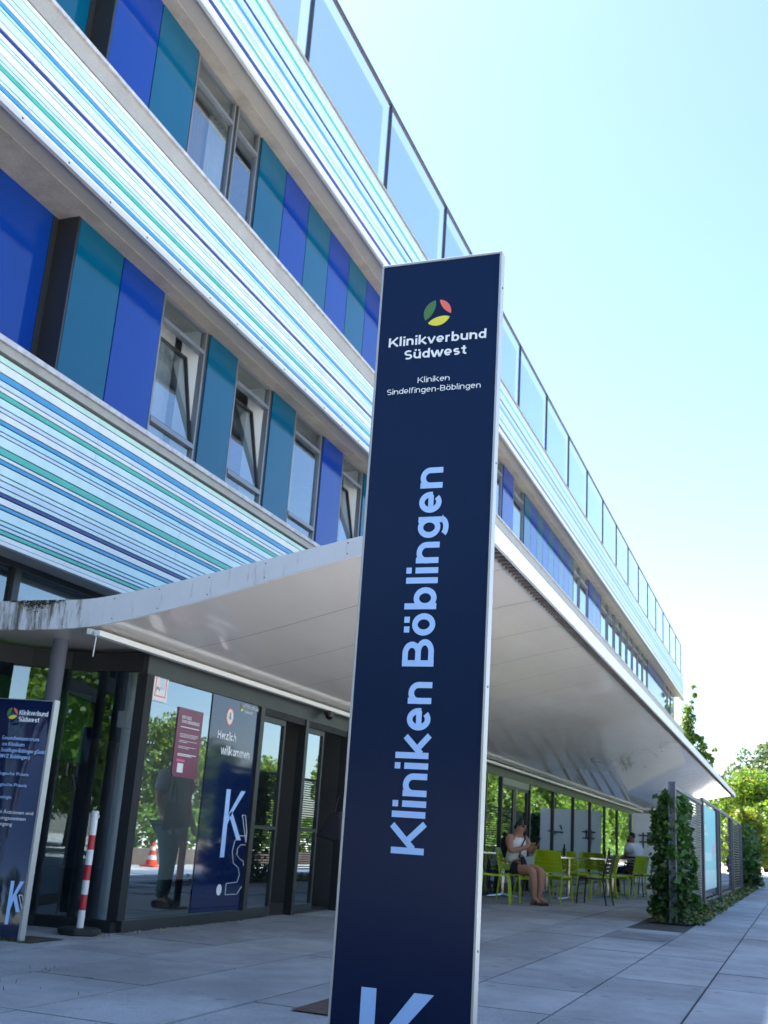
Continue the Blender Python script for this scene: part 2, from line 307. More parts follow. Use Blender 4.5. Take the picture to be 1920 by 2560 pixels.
# ============================================================ ground
def struct(mb, name, m): o = mb.build(name, m); o['kind'] = 'structure'; return o
g = MB(1); g.quad((-400,-400,-.06),(900,-400,-.06),(900,400,-.06),(-400,400,-.06)); struct(g, 'ground', M['earth'])
g = MB(); g.quad((-40,-40,-.035),(160,-40,-.035),(160,7.9,-.035),(-40,7.9,-.035)); struct(g, 'road', M['asph'])
g = MB(); g.box(-8, 84, -3.0, 7.7, -.03, -.012); struct(g, 'paving_bed', M['joint'])
g = MB(); rows = [-2.43,-1.62,-.82,-.03,.75,1.54,2.35,3.22,4.05,4.93,5.75,6.6,7.7]
for i in range(len(rows)-1):
    y0, y1 = rows[i], rows[i+1]; x = -8 + (0 if i < 6 else -.9) + random.uniform(-.05, .05)
    while x < 84:
        n = random.choice([1.3, 1.3, 2.6]) if i > 2 else 1.3
        x1 = x+n+random.uniform(-.01, .01); gp = .009
        if not (x1 > 18.6 and x < 46 and y0 > 1.4 and y1 < 2.4):
            dz = random.uniform(-.003, .003)
            g.box(x+gp, x1-gp, y0+gp, y1-gp, -.012, dz, random.choice([0, 0, 1, 1, 2]))
        x = x1
struct(g, 'paving', [M['slab0'], M['slab1'], M['slab2']])
g = MB(); g.quad((14.6,1.56,.0065),(16.0,1.56,.0065),(16.0,2.33,.0065),(14.6,2.33,.0065)); struct(g, 'paving_repair', M['slabd'])
g = MB(); g.quad((6.47,2.3,.0065),(7.1,2.3,.0065),(7.1,2.9,.0065),(6.5,2.9,.0065)); struct(g, 'bare_soil', M['rust'])
g = MB()
for i in range(28):
    x = 18.55+i; g.quad((x,1.5 if i else 1.6,.012),(x+1,1.5-.004*i,.012),(x+1,2.3,.012),(x,2.3,.012))
struct(g, 'planting_bed', M['soil'])

# ============================================================ sign pylon
PX, PY0, PY1, PT, PZ = 5.3, 1.435, 2.163, .065, 4.27
py = thing('sign_pylon', (PX, 1.8, 0), 'tall navy clinic sign pylon with vertical light blue lettering and aluminium edges', 'sign')
b = MB(); b.box(PX+.003, PX+PT-.004, PY0+.014, PY1-.012, .02, PZ-.014); b.build('sign_panel', M['navy'], py)
b = MB(); b.box(PX-.004, PX+PT, PY0, PY0+.014, 0, PZ); b.box(PX-.004, PX+PT, PY1-.012, PY1, 0, PZ); b.box(PX-.004, PX+PT, PY0+.014, PY1-.012, PZ-.014, PZ); b.box(PX-.003, PX+PT, PY0+.014, PY1-.012, 0, .02)
b.build('sign_frame', M['alu'], py, bevel=.002)
for z in (.55, 1.8, 3.0, 4.05):
    b = MB(); b.tube([(PX+.03, PY0+.001, z), (PX+.03, PY0-.003, z)], .006, 8); b.build('screw', M['anth'], py)
fr = lambda u, v, w: (PX+.002-max(w, 0), -u, v)       # u runs to the right (-Y)
b = MB(); logo(b, fr, -1.805, 3.925, .082, (0, 1, 2)); b.build('logo', [M['lg'], M['lr'], M['ly']], py)
sline(py, 'lettering', 'twhite', 'Klinikverbund', fr, -2.09, -1.51, 3.735, .057, .128); sline(py, 'lettering', 'twhite', 'Südwest', fr, -1.99, -1.62, 3.648, .057, .128)
sline(py, 'lettering', 'twhite', 'Kliniken', fr, -1.90, -1.712, 3.497, .034, .085); sline(py, 'lettering', 'twhite', 'Sindelfingen-Böblingen', fr, -2.08, -1.53, 3.437, .034, .085)
fv = lambda u, v, w: (PX+.002-w, v, u)                 # reads upward, glyph tops to the left
sline(py, 'lettering', 'tlight', 'Kliniken', fv, .965, 1.815, 1.72, .172, .126); sline(py, 'lettering', 'tlight', 'Böblingen', fv, 1.895, 2.985, 1.72, .172, .126)
b = MB()
b.add([(PX+.002, y, z) for y, z in [(2.0,.34),(1.922,.34),(1.922,.02),(2.0,.02)]], [(0,1,2,3)])
b.add([(PX+.002, y, z) for y, z in [(1.73,.34),(1.632,.34),(1.915,-.03+.05),(1.915,.105)]], [(0,1,2,3)])
b.build('emblem_letter', M['tlight'], py)

# ============================================================ hospital building
HB = thing('hospital_building', (40, 7.5, 0), 'long hospital building with striped blue, teal and white bands and coloured window panels', 'building')
X0, X1 = -4, 84
bands = [
 ([5.531,5.457,5.353,5.279,5.21,5.156,5.097,5.004,4.955,4.876,4.827,4.759,4.715,4.602,4.524,4.48,4.431,4.324,4.271,4.202,4.149,4.105,4.027,3.979,3.872,3.824,3.78,3.731,3.669], 'MWBLWTPLWBCLPTWBPPLPDWBPCLTW'),
 ([9.504,9.436,9.322,9.251,9.184,9.128,9.08,8.969,8.895,8.847,8.778,8.73,8.624,8.556,8.508,8.455,8.35,8.302,8.249,8.202], 'WMLWBCPWDWPWLCTPLBW'),
 ([13.843,13.80,13.759,13.70,13.643,13.60,13.546,13.48,13.418,13.36,13.308,13.246,13.17,13.13,13.094,13.02,12.99,12.96,12.90,12.858,12.80,12.744,12.70,12.673,12.589,12.521,12.439,12.319], 'LPLWCTCPLPDPCPBWPWLCWTCPWDW'),
]
keys = 'WPCLBDTM'
for zs, cols in bands:
    b = MB()
    for i, ck in enumerate(cols):
        z1, z0 = zs[i], zs[i+1]
        xs = [X0]+[7.92+2*k+(0.04 if i % 3 == 0 else 0) for k in range(-5, 38) if random.random() < .45]+[X1]
        for a, e in zip(xs, xs[1:]):
            b.box(a+.003, e-.003, 7.5, 7.53, z0+.007, z1-.007, keys.index(ck))
    b.box(X0, X1, 7.535, 7.56, zs[-1], zs[0], 8)
    b.build('striped_band', [M['slat'+q] for q in keys]+[M['dark']], HB)
# trims, ledges, soffits, slabs
b = MB()
b.box(X0, X1, 7.497, 7.56, 3.63, 3.669); b.box(X0, X1, 7.495, 7.55, 8.135, 8.202); b.box(X0, X1, 7.497, 7.55, 12.27, 12.319)
for k in range(60):
    x = 7.0+k*.83
    b.box(x, x+.02, 7.49, 7.495, 8.16, 8.18, 1)
b.build('band_trim', [M['pale'], M['dark']], HB)
b = MB(); b.box(X0, X1, 7.46, 7.7, 5.55, 5.64); b.box(X0, X1, 7.42, 7.7, 5.64, 5.70, 1)
b.box(X0, X1, 7.50, 7.7, 9.52, 9.76); b.box(X0, X1, 7.46, 7.7, 9.76, 9.81, 1); b.box(X0, X1, 7.47, 7.7, 13.86, 13.90)
b.build('window_ledge', [M['ledge'], M['lip']], HB)
for z, yy in ((8.2, 7.86), (12.33, 7.86), (3.67, 8.6)):
    b = MB(); x = X0
    while x < X1:
        b.box(x+.003, x+4.1-.003, 7.56, yy, z, z+.02); x += 4.1
    b.build('soffit', M['soff'], HB)
b = MB()
for z in (8.19, 12.32): b.box(X0, X1, 7.86, 8.42, z, z+.06)
b.build('concrete_soffit', M['conc'], HB)
b = MB()
for z0, z1 in ((3.75, 5.5), (8.27, 9.5), (12.4, 13.8)): b.box(X0, X1, 7.565, 8.0, z0, z1)
for z0, z1 in ((3.75, 4.2), (8.27, 8.6), (12.4, 13.8)): b.box(X0, X1, 8.0, 30, z0, z1)
b.box(X1-.3, X1, 8.46, 30, 0, 13.75); b.box(X0, X0+.3, 8.46, 30, 0, 13.75); b.box(X0, X1, 29.7, 30, 0, 13.7)
b.build('floor_slab', M['conc'], HB)
b = MB()
for z0, z1 in ((4.2, 8.27), (8.6, 12.4)): b.box(X0+.3, X1-.3, 12.0, 12.1, z0, z1)
b.build('inner_wall', M['inner'], HB)
# coloured panels + windows per storey
YW, YR = 8.08, 8.39
def pan(x0, x1, z0, z1, Y, col):
    m = MB(); m.box(x0+.012, x1-.012, Y, Y+.03, z0, z1, 0); m.build('coloured_panel', M[col], HB)
def window(x0, x1, z0, z1, Y, zt, zb, tilt=0, cur=None, narrow=False):
    f = MB(); w = .038
    f.box(x0, x0+w, Y, Y+.09, z0, z1); f.box(x1-w, x1, Y, Y+.09, z0, z1); f.box(x0+w, x1-w, Y, Y+.09, z1-w, z1); f.box(x0+w, x1-w, Y, Y+.09, z0, z0+.03)
    f.box(x1, x1+.10, Y+.02, Y+.12, z0, z1, 1)
    if zt: f.box(x0+w, x1-w, Y-.01, Y+.09, zt-.03, zt+.03)
    if zb: f.box(x0+w, x1-w, Y-.015, Y+.09, zb-.035, zb+.035)
    fo = f.build('window', [M['greyf'], M['anth']], HB)
    p = MB(); zz = [z0+.03]+([zb-.05] if zb else []); tops = []
    def pane(a, e, yb=0, yt=0): p.quad((x0+w, Y+.045+yb, a), (x1-w, Y+.045+yb, a), (x1-w, Y+.045+yt, e), (x0+w, Y+.045+yt, e))
    lo = z0+.03
    if zb: pane(lo, zb-.035); lo = zb+.035
    hi = z1-w
    if zt: pane(zt+.03, hi); hi = zt-.03
    if tilt:
        d = tilt; h = hi-lo
        sa = MB(); r_ = .034
        def P(x, y, z): t = (z-lo)/h; return (x, y+d*t, z)
        sa.fn = lambda q: P(*q)
        xa, xb = x0+w+.004, x1-w-.004
        sa.box(xa, xa+r_, Y+.02, Y+.07, lo, hi-.02); sa.box(xb-r_, xb, Y+.02, Y+.07, lo, hi-.02); sa.box(xa+r_, xb-r_, Y+.02, Y+.07, lo, lo+r_); sa.box(xa+r_, xb-r_, Y+.02, Y+.07, hi-.02-r_, hi-.02)
        sa.fn = None; sa.build('sash', M['anth'], fo)
        p.quad((xa+r_, Y+.045, lo+r_), (xb-r_, Y+.045, lo+r_), (xb-r_, Y+.045+d, hi-.02-r_), (xa+r_, Y+.045+d, hi-.02-r_))
        jm = MB(); jm.box(x1-.012-w, x1-.004-w, Y+.09, Y+.4, z0, z1); jm.build('reveal', M['white'], fo)
    else: pane(lo, hi)
    p.build('pane', M['glass'], fo)
    if cur:
        cm = MB(); n = 22; xa, xb = x0+.02, x1-.02
        f0, f1, kind = cur
        xs = [xa+(xb-xa)*(f0+(f1-f0)*i/n) for i in range(n+1)]
        top = z1-.02; yy = Y+.55
        pts = [(x, yy+.025*math.sin(i*1.7), z) for z in (z0, top) for i, x in enumerate(xs)]
        cm.add(pts, [(i, i+1, n+2+i, n+1+i) for i in range(n)])
        cm.build('curtain', M[kind], fo, smooth=True)
k = YW/7.5
z1r, z0r = 8.2, 5.55
zt1, zb1 = W8(0, 7.33, YW)[1], W8(0, 5.93, YW)[1]
row1 = [('teal',9.02,9.94),('blue',9.94,10.9),('w',10.9,12.06,.26,(.25,1,'curtain')),('teal',12.14,12.98),('w',12.98,14.11,.26,(.1,.8,'curtain')),('teal',14.19,15.06),('w',15.06,16.16,0,(0,1,'curtain')),('blue',16.24,17.15),('w',17.15,18.15,.26,(.5,1,'curtain')),
        ('teal',18.23,19.2),('blue',19.2,20.2),('w',20.2,21.3,0,None),('teal',21.38,22.4),('w',22.4,23.5,0,None),('blue',23.6,24.6),('teal',24.6,25.6),('w',25.6,26.8,0,None),('blue',26.9,28)]
for e in row1:
    if e[0] == 'w': window(e[1]*k, e[2]*k, z0r, z1r-.01, YW, zt1, zb1, e[3], e[4])
    else: pan(e[1]*k, e[2]*k, z0r, z1r, YW, e[0])
z1q, z0q = 12.32, 9.55
zt2 = W8(0, 11.1, YW)[1]
row2 = [('blue',9.03,9.97),('teal',9.97,10.94),('w',10.95,12.08,0,(.55,1,'brownc')),('w',12.16,12.88,0,(0,1,'curtain')),('teal',12.96,13.88),('blue',13.88,14.82),('teal',14.82,15.78),('blue',15.78,16.72),('teal',16.72,17.63),('blue',17.63,18.55),
        ('teal',18.55,19.5),('blue',19.5,20.4),('w',20.4,21.6,0,None),('w',21.7,22.9,0,None),('teal',23,24),('blue',24,25),('w',25,26.6,0,None),('w',26.7,28.6,0,(0,1,'curtain')),('blue',28.73,30.0),('w',30.0,31.3,0,None)]
x = 31.46
for i in range(9): row2.append((('teal','blue')[i % 2], x, x+.9)); x += .905
row2 += [('w',39.7,40.9,0,None),('w',41.05,42.8,0,(0,1,'curtain')),('blue',42.95,43.9),('teal',43.9,44.9),('blue',44.9,45.9)]
x = 46
while x < 60.5: row2.append(('w', x, x+1.75, 0, (0, .9, 'curtain') if random.random() < .6 else None)); x += 2.05
for i in range(9): row2.append((('teal','blue')[i % 2], x, x+.95)); x += .955
while x < 75.5: row2.append(('w', x, x+1.75, 0, (0, .9, 'curtain') if random.random() < .6 else None)); x += 2.05
for e in row2:
    if e[0] == 'w': window(e[1]*k, e[2]*k, z0q, z1q-.01, YW, zt2, None, e[3], e[4])
    else: pan(e[1]*k, e[2]*k, z0q, z1q, YW, e[0])
b = MB(); b.box(28.05*k, X1, YW, YW+.1, 5.55, 8.2); b.build('rear_wall', M['anth'], HB)
# recessed part left of the return
b = MB()
for z0, z1 in ((5.5, 8.19), (9.5, 12.32)): b.box(9.70, 9.74, YW, YR, z0, z1); b.box(9.60, 9.70, YR, YR+.1, z0, z1)
b.build('recess_return', M['anth'], HB)
pan(8.7, 9.6, z0q, z1q, YR, 'teal'); pan(7.7, 8.7, z0q, z1q, YR, 'blue'); pan(6.7, 7.7, z0q, z1q, YR, 'teal')
pan(8.22, 9.6, z0r, z1r, YR, 'blue'); window(6.9, 8.1, z0r, z1r-.01, YR, zt1, zb1)
for i in range(10):
    pan(6.8-i*1.05-1.05, 6.8-i*1.05, z0r, z1r, YR, ('teal','blue')[i % 2]); pan(6.7-i*1.05-1.05, 6.7-i*1.05, z0q, z1q, YR, ('blue','teal')[i % 2])
# roof glass screen
YS = 7.66; ks = YS/7.5; zT = 1.05+14.93*ks
b = MB(); b.box(X0, X1, YS-.03, YS+.03, zT-.035, zT+.035); b.build('screen_rail', M['anth'], HB)
xs = [14.2*ks+i*4.02*ks for i in range(-4, 18)]; xs = [x for x in xs if x < X1]+[X1-.03]
for a in xs:
    b = MB(); b.box(a-.022, a+.022, YS-.03, YS+.05, 13.7, zT-.035); b.build('screen_post', M['anth'], HB)
for a, e in zip(xs, xs[1:]):
    b = MB(); b.quad((a+.03, YS, 13.7), (e-.03, YS, 13.7), (e-.03, YS, zT-.04), (a+.03, YS, zT-.04), 0)
    b.quad((a+.03, YS+.02, 13.7), (e-.42, YS+.02, 13.7), (e-.42, YS+.02, zT-.36), (a+.03, YS+.02, zT-.36), 1)
    b.build('screen_pane', [M['screenc'], M['screen']], HB)
# clerestory above the canopy
b = MB(); YC = 7.95
b.box(X0, X1, YC, YC+.1, 3.60, 3.67); b.box(9.45, 9.56, YC, YC+.1, 2.7, 3.6); b.box(7.0, 7.1, YC, YC+.1, 2.7, 3.6); b.box(13.4, 13.5, YC, YC+.1, 2.7, 3.6)
b.build('clerestory_frame', M['anth'], HB)
b = MB()
for a, e in ((-4, 7.0), (7.1, 9.45), (9.56, 13.4), (13.5, 40)): b.quad((a, YC+.05, 2.7), (e, YC+.05, 2.7), (e, YC+.05, 3.6), (a, YC+.05, 3.6))
b.build('clerestory_pane', M['glass'], HB)
b = MB(); b.box(9.6, 40, 8.12, 8.2, 3.35, 3.58); b.build('blind_box', M['ledge'], HB)
# ground floor glazing
YG = 6.05; HT = 2.56
curve = [(9.36,6.06),(9.36,6.5),(9.30,6.9),(9.08,7.25),(8.62,7.5),(7.5,7.7),(-4,7.8)]
gf = MB()
gf.box(9.33, 46, YG-.03, YG+.07, HT-.12, HT+.06); gf.box(9.40, 12.0, YG-.05, YG+.08, 0, .11); gf.box(14.9, 22.6, YG-.03, YG+.07, 0, .09); gf.box(26.75, 46, YG-.03, YG+.07, 0, .06)
for a, e in ((11.90, 12.0), (13.24, 13.33), (14.72, 14.82), (22.55, 22.63)): gf.box(a, e, YG-.04, YG+.07, .0, HT-.12, 0)
gf.box(12.0, 14.9, YG-.02, YG+.09, 2.36, HT-.12, 1)
for a in (23.85, 26.65, 29.5, 32.4, 35.25, 38.1, 40.95): gf.box(a, a+.07, YG-.045, YG+.08, .0, HT-.12, 0)
gf.box(44.5, 45.0, YG-.06, YG+.1, 0, HT-.12, 2)
gf.build('glazing_frame', [M['anth'], M['dark'], M['greyf']], HB)
cj = MB(); cj.box(9.33, 9.46, YG-.035, YG+.08, .11, HT-.12); cj.build('corner_jamb', M['dark'], HB)
for a, e, z0, z1 in [(9.46,11.9,.11,HT-.12),(14.82,18.6,.09,HT-.12),(18.6,22.55,.09,HT-.12),(22.63,23.85,.06,HT-.12),(26.72,29.5,.06,HT-.12),(29.57,32.4,.06,HT-.12),(32.47,35.25,.06,HT-.12),(35.32,38.1,.06,HT-.12),(38.17,40.95,.06,HT-.12),(41.02,44.5,.06,HT-.12)]:
    b = MB(); b.quad((a, YG, z0), (e, YG, z0), (e, YG, z1), (a, YG, z1)); b.build('glass_pane', M['eglass'], HB)
def leaf(x0, x1, y, z1=2.36, st=.042, name='sliding_door', kick=.12):
    d = MB(); d.box(x0, x0+st, y, y+.05, .02, z1); d.box(x1-st, x1, y, y+.05, .02, z1); d.box(x0+st, x1-st, y, y+.05, z1-.07, z1); d.box(x0+st, x1-st, y, y+.05, .02, kick); d.box(x0+st, x1-st, y, y+.05, 1.02, 1.06)
    o = d.build(name, M['anth'], HB); g = MB(); g.quad((x0+st, y+.025, kick), (x1-st, y+.025, kick), (x1-st, y+.025, z1-.07), (x0+st, y+.025, z1-.07)); g.build('door_pane', M['eglass'], o); return o
leaf(12.02, 12.72, YG+.01); leaf(13.34, 13.98, YG+.01)
for a, e in ((23.93, 25.22), (25.26, 26.64)):
    o = leaf(a, e, YG, 2.30, .11, 'terrace_door', .2)
    h = MB(); hx = e-.05 if a < 25 else a+.05; h.tube([(hx, YG-.06, .8), (hx, YG-.06, 1.4)], .014); h.build('door_handle', M['greyf'], o)
gd = MB(); gd.box(23.92, 26.64, YG-.02, YG+.07, 2.30, HT-.12); gd.build('door_header', M['greyf'], HB)
b = MB(); pts = curve
for (x0, y0), (x1, y1) in zip(pts, pts[1:]): b.quad((x1, y1, .1), (x0, y0, .1), (x0, y0, HT-.1), (x1, y1, HT-.1))
b.build('side_glazing', M['eglass'], HB)
b = MB()
for (x0, y0), (x1, y1) in zip(pts, pts[1:]):
    d = Vector((x1-x0, y1-y0, 0)).normalized(); n = Vector((d.y, -d.x, 0))*.05
    for z0, z1 in ((0, .1), (HT-.1, HT+.08)):
        b.prism([(x0-n.x, y0-n.y, z0), (x0+n.x, y0+n.y, z0), (x1+n.x, y1+n.y, z0), (x1-n.x, y1-n.y, z0)], (0, 0, z1-z0))
b.tube([(9.16, 7.02, .1), (9.16, 7.02, HT-.1)], .05, 8); b.build('side_glazing_frame', M['dark'], HB)
b = MB(); b.tube([(9.20, 6.95, .12), (9.20, 6.95, 2.4)], .012, 8); b.build('glazing_pull_bar', M['chrome'], HB)
# ground-floor interior
b = MB(); b.box(-3.5, 45, 7.9, 14, -.01, .0); b.box(9.5, 45, 6.12, 7.9, -.01, .003); b.build('interior_floor', M['floor'], HB)
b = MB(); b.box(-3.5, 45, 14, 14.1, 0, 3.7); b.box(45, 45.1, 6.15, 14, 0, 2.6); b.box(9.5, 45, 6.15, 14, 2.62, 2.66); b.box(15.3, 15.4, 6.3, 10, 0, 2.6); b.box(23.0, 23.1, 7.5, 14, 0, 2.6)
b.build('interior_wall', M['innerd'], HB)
b = MB(); b.box(12.6, 15.3, 8.3, 8.4, .25, 2.6); b.box(13.2, 13.7, 7.4, 7.45, .2, 2.3); b.build('lobby_wall', M['inner'], HB)
b = MB(); b.box(9.6, 12.5, 8.9, 8.95, 1.7, 2.6); b.build('green_wall', M['innerg'], HB)
b = MB(); b.tube([(10.0, 6.62, 0), (10.0, 6.62, 2.62)], .055, 14); b.box(9.86, 9.96, 6.55, 6.66, 1.95, 2.12); b.build('interior_column', M['white'], HB, smooth=False)
b = MB()   # wheelchair mark on the side glazing
cx_, cz_, yy = 9.285, 1.33, 6.78
ring = [(cx_, yy+.075*math.cos(t*.5236), cz_+.075*math.sin(t*.5236)) for t in range(13)]
b.tube(ring, .007, 5); b.tube([(cx_, yy-.0, cz_+.2), (cx_, yy-.005, cz_+.07), (cx_, yy-.09, cz_+.06), (cx_, yy-.13, cz_-.05)], .012, 5); b.ball((cx_, yy, cz_+.235), .02, n=6, k=4)
b.build('wheelchair_mark', M['anth'], HB)

# ============================================================ canopy
CP = thing('entrance_canopy', (8.25, 2.4, 3.4), 'white canopy with a curved glossy underside and raised front corner over the entrance', 'canopy')
XL, XR = 8.25, 48.5
prof = [(8.2,2.68),(7.0,2.68),(6.55,2.68),(6.07,2.70),(5.68,2.755),(5.31,2.83),(4.89,2.93),(4.58,3.01),(3.92,3.185),(3.37,3.32),(2.9,3.43),(2.45,3.52)]
tops = [2.95,2.95,2.955,2.96,3.01,3.075,3.16,3.225,3.365,3.48,3.57,3.64]
def smoothp(P, n=4):
    out = []
    for i in range(len(P)-1):
        p0 = P[max(i-1, 0)]; p1 = P[i]; p2 = P[i+1]; p3 = P[min(i+2, len(P)-1)]
        for j in range(n):
            t = j/n
            out.append(tuple(.5*((2*p1[q])+(-p0[q]+p2[q])*t+(2*p0[q]-5*p1[q]+4*p2[q]-p3[q])*t*t+(-p0[q]+3*p1[q]-3*p2[q]+p3[q])*t**3) for q in range(len(p1))))
    return out+[P[-1]]
P3 = smoothp([(y, z, t) for (y, z), t in zip(prof, tops)])
b = MB(); n = len(P3); x = XL+.04; xs = [x]
while x < XR: x += 1.35; xs.append(min(x, XR))
for a, e in zip(xs, xs[1:]):
    b.add([(xx, y, z) for xx in (a+.006, e-.006) for y, z, t in P3], [(i, i+1, n+i+1, n+i) for i in range(n-1)])
b.build('underside', M['under'], CP, smooth=True)
b = MB(); b.add([(xx, y, z+.012) for xx in (XL+.04, XR) for y, z, t in P3], [(i, i+1, n+i+1, n+i) for i in range(n-1)]); b.build('underside_backing', M['anth'], CP)
b = MB(); Q = [q for q in P3]+[(2.29, 3.47, 3.63)]; m_ = len(Q)
b.add([(xx, y, zz) for xx in (XL, XL+.035) for y, z, t in Q for zz in (z-.004, t)],
      [f for i in range(m_-1) for f in ((2*i, 2*i+1, 2*i+3, 2*i+2), (2*m_+2*i, 2*m_+2*i+2, 2*m_+2*i+3, 2*m_+2*i+1), (2*i, 2*i+2, 2*m_+2*i+2, 2*m_+2*i), (2*i+1, 2*m_+2*i+1, 2*m_+2*i+3, 2*i+3))])
b.box(XL+.035, XR, 2.29, 2.32, 3.47, 3.63)
fa = b.build('fascia', None, CP)
b = MB(); b.add([(xx, y, t-.03) for xx in (XL+.035, XR) for y, z, t in P3]+[(xx, 2.32, 3.60) for xx in (XL+.035, XR)], [(i, n+i, n+i+1, i+1) for i in range(n-1)]); b.build('roof_sheet', M['ledge'], CP)
b = MB()
b.quad((XL+.04, 2.325, 3.50), (XR, 2.325, 3.50), (XR, 2.45, 3.545), (XL+.04, 2.45, 3.545))
x = XL+.1
while x < XR: b.box(x, x+.05, 2.33, 2.44, 3.485, 3.52); x += .13
b.box(XL+.04, XR, 2.44, 2.455, 3.50, 3.56, 1)
b.build('gutter', [M['rib'], M['strip']], CP)
b = MB(); b.box(XL-.02, 47, 5.87, 5.93, 2.615, 2.665); b.box(XL-.02, 47, 5.97, 6.01, 2.63, 2.68); b.tube([(XL-.02, 5.9, 2.60), (XL-.03, 5.9, 2.42)], .005, 5); b.build('light_strip', M['strip'], CP)
b = MB(); b.tube([(8.78, 6.70, 0), (8.78, 6.70, 2.68)], .075, 18); cl = b.build('column', M['post'], CP, smooth=True)
b = MB()
for y, z, t in P3[10::5]:
    for zz in (z+.035, t-.035): b.box(XL-.004, XL, y-.005, y+.005, zz-.005, zz+.005)
b.build('fascia_screw', M['anth'], CP)
# weathered fascia material
m = mat('weathered_white_fascia', (.66, .68, .73), .55, noise=.06, nscale=3)
n_ = m.node_tree.nodes; l_ = m.node_tree.links; pb = n_['Principled BSDF']
src = pb.inputs['Base Color'].links[0].from_socket
tc = n_.new('ShaderNodeTexCoord'); mp = n_.new('ShaderNodeMapping'); mp.inputs['Scale'].default_value = (9, 9, 1.3); l_.new(tc.outputs['Object'], mp.inputs[0])
tn = n_.new('ShaderNodeTexNoise'); tn.inputs['Scale'].default_value = 1.4; tn.inputs['Detail'].default_value = 9; tn.inputs['Roughness'].default_value = .75; l_.new(mp.outputs[0], tn.inputs['Vector'])
sx = n_.new('ShaderNodeSeparateXYZ'); l_.new(tc.outputs['Object'], sx.inputs[0]); t3 = n_.new('ShaderNodeMapRange'); t3.inputs[1].default_value = 3.0; t3.inputs[2].default_value = 3.75; t3.inputs[3].default_value = .47; t3.inputs[4].default_value = .62; l_.new(sx.outputs[1], t3.inputs[0])
ml = n_.new('ShaderNodeMath'); ml.operation = 'MULTIPLY'; l_.new(tn.outputs[0], ml.inputs[0]); l_.new(t3.outputs[0], ml.inputs[1])
rp = n_.new('ShaderNodeMapRange'); rp.inputs[1].default_value = .27; rp.inputs[2].default_value = .36; l_.new(ml.outputs[0], rp.inputs[0])
mx = n_.new('ShaderNodeMixRGB'); mx.inputs[2].default_value = (.10, .10, .085, 1); l_.new(rp.outputs[0], mx.inputs[0]); l_.new(src, mx.inputs[1]); l_.new(mx.outputs[0], pb.inputs['Base Color'])
fa.data.materials.clear(); fa.data.materials.append(m)
# moss patch on the fascia's top edge
b = MB()
for i in range(420):
    y = random.gauss(6.62, .14); y = min(max(y, 6.2), 6.98); h = abs(random.gauss(0, .05))*max(.15, 1-abs(y-6.62)/.35)
    z = 2.955-h; r = random.uniform(.004, .012)
    b.add([(XL-.003, y-r, z), (XL-.012, y+.3*r, z-r), (XL-.003, y+r, z+r*.4)], [(0, 1, 2)])
tag(b.build('moss_patch', M['soil'], CP), kind='stuff')

# dome camera on the strip
t = thing('dome_camera', (13.72, 5.9, 2.6), 'small black dome camera on the light strip above the sliding doors', 'camera')
b = MB(); b.tube([(13.72, 5.9, 2.598), (13.72, 5.9, 2.56)], .075, 14); b.build('mount', M['dkch'], t)
b = MB(); b.ball((13.72, 5.9, 2.555), .06, n=14, k=8); b.build('dome', M['lens'], t, smooth=True)

# ============================================================ stickers and posters on the entrance glass
fg = lambda u, v, w: (u, YG-.012-max(w, 0), v)
t = thing('welcome_banner', (11.3, YG-.01, .11), 'navy welcome film with white greeting and large letters on the entrance glass', 'banner')
b = MB(); b.box(10.74, 11.88, YG-.010, YG-.004, .12, HT-.125); b.build('film', M['navyv'], t)
sline(t, 'lettering', 'twhite', 'Herzlich', fg, 10.93, 11.36, 1.965, None, .128); sline(t, 'lettering', 'twhite', 'willkommen', fg, 11.04, 11.74, 1.80, None, .128)
sline(t, 'lettering', 'twhite', 'Klinikverbund', fg, 11.50, 11.86, 2.375, None, .085); sline(t, 'lettering', 'twhite', 'Südwest', fg, 11.50, 11.71, 2.315, None, .085)
b = MB(); logo(b, fg, 11.44, 2.37, .045, (0, 1, 2)); b.build('logo', [M['lg'], M['lr'], M['ly']], t)
b = MB(); N = 20
b.add([fg(11.17+.085*math.cos(i*6.2832/N), 2.23+.10*math.sin(i*6.2832/N), 0) for i in range(N)], [tuple(range(N))])
b.add([fg(11.17+.072*math.cos(i*6.2832/N), 2.23+.086*math.sin(i*6.2832/N), .001) for i in range(N)], [tuple(range(N))], 1)
b.add([fg(11.145, 2.20, .002), fg(11.20, 2.20, .002), fg(11.185, 2.28, .002), fg(11.16, 2.28, .002)], [(0, 1, 2, 3)], 2); b.build('round_sticker', [M['lr'], M['paper'], M['greyc']], t)
def bigK(b, fr, x, z0, zs, z1, w, st, m=0):      # long stem, short arms
    b.add([fr(x, z1, 0), fr(x+st, z1, 0), fr(x+st, z0, 0), fr(x, z0, 0)], [(3, 2, 1, 0)], m)
    zm = (z1+zs)/2-.02
    b.add([fr(x+w-st*1.1, z1, 0), fr(x+w, z1, 0), fr(x+st*1.55, zm, 0), fr(x+st, zm-.09, 0), fr(x+st, zm+.02, 0)], [(4, 3, 2, 1, 0)], m)
    b.add([fr(x+st*1.15, zm+.02, 0), fr(x+st*1.8, zm+.06, 0), fr(x+w, zs, 0), fr(x+w-st*1.1, zs, 0)], [(3, 2, 1, 0)], m)
b = MB(); bigK(b, fg, 11.27, .69, .88, 1.43, .47, .10); b.build('letter_k', M['tlight'], t)
b = MB(); N = 16
b.add([fg(11.33+.06*math.cos(i*6.2832/N), .345+.06*math.sin(i*6.2832/N), 0) for i in range(N)], [tuple(range(N))])
def loop(pts, r=.006): b.tube([fg(u, v, .003) for u, v in pts+[pts[0]]], r, 4)
loop([(11.71,1.16),(11.79,1.16),(11.865,.97),(11.865,.86)], .005)
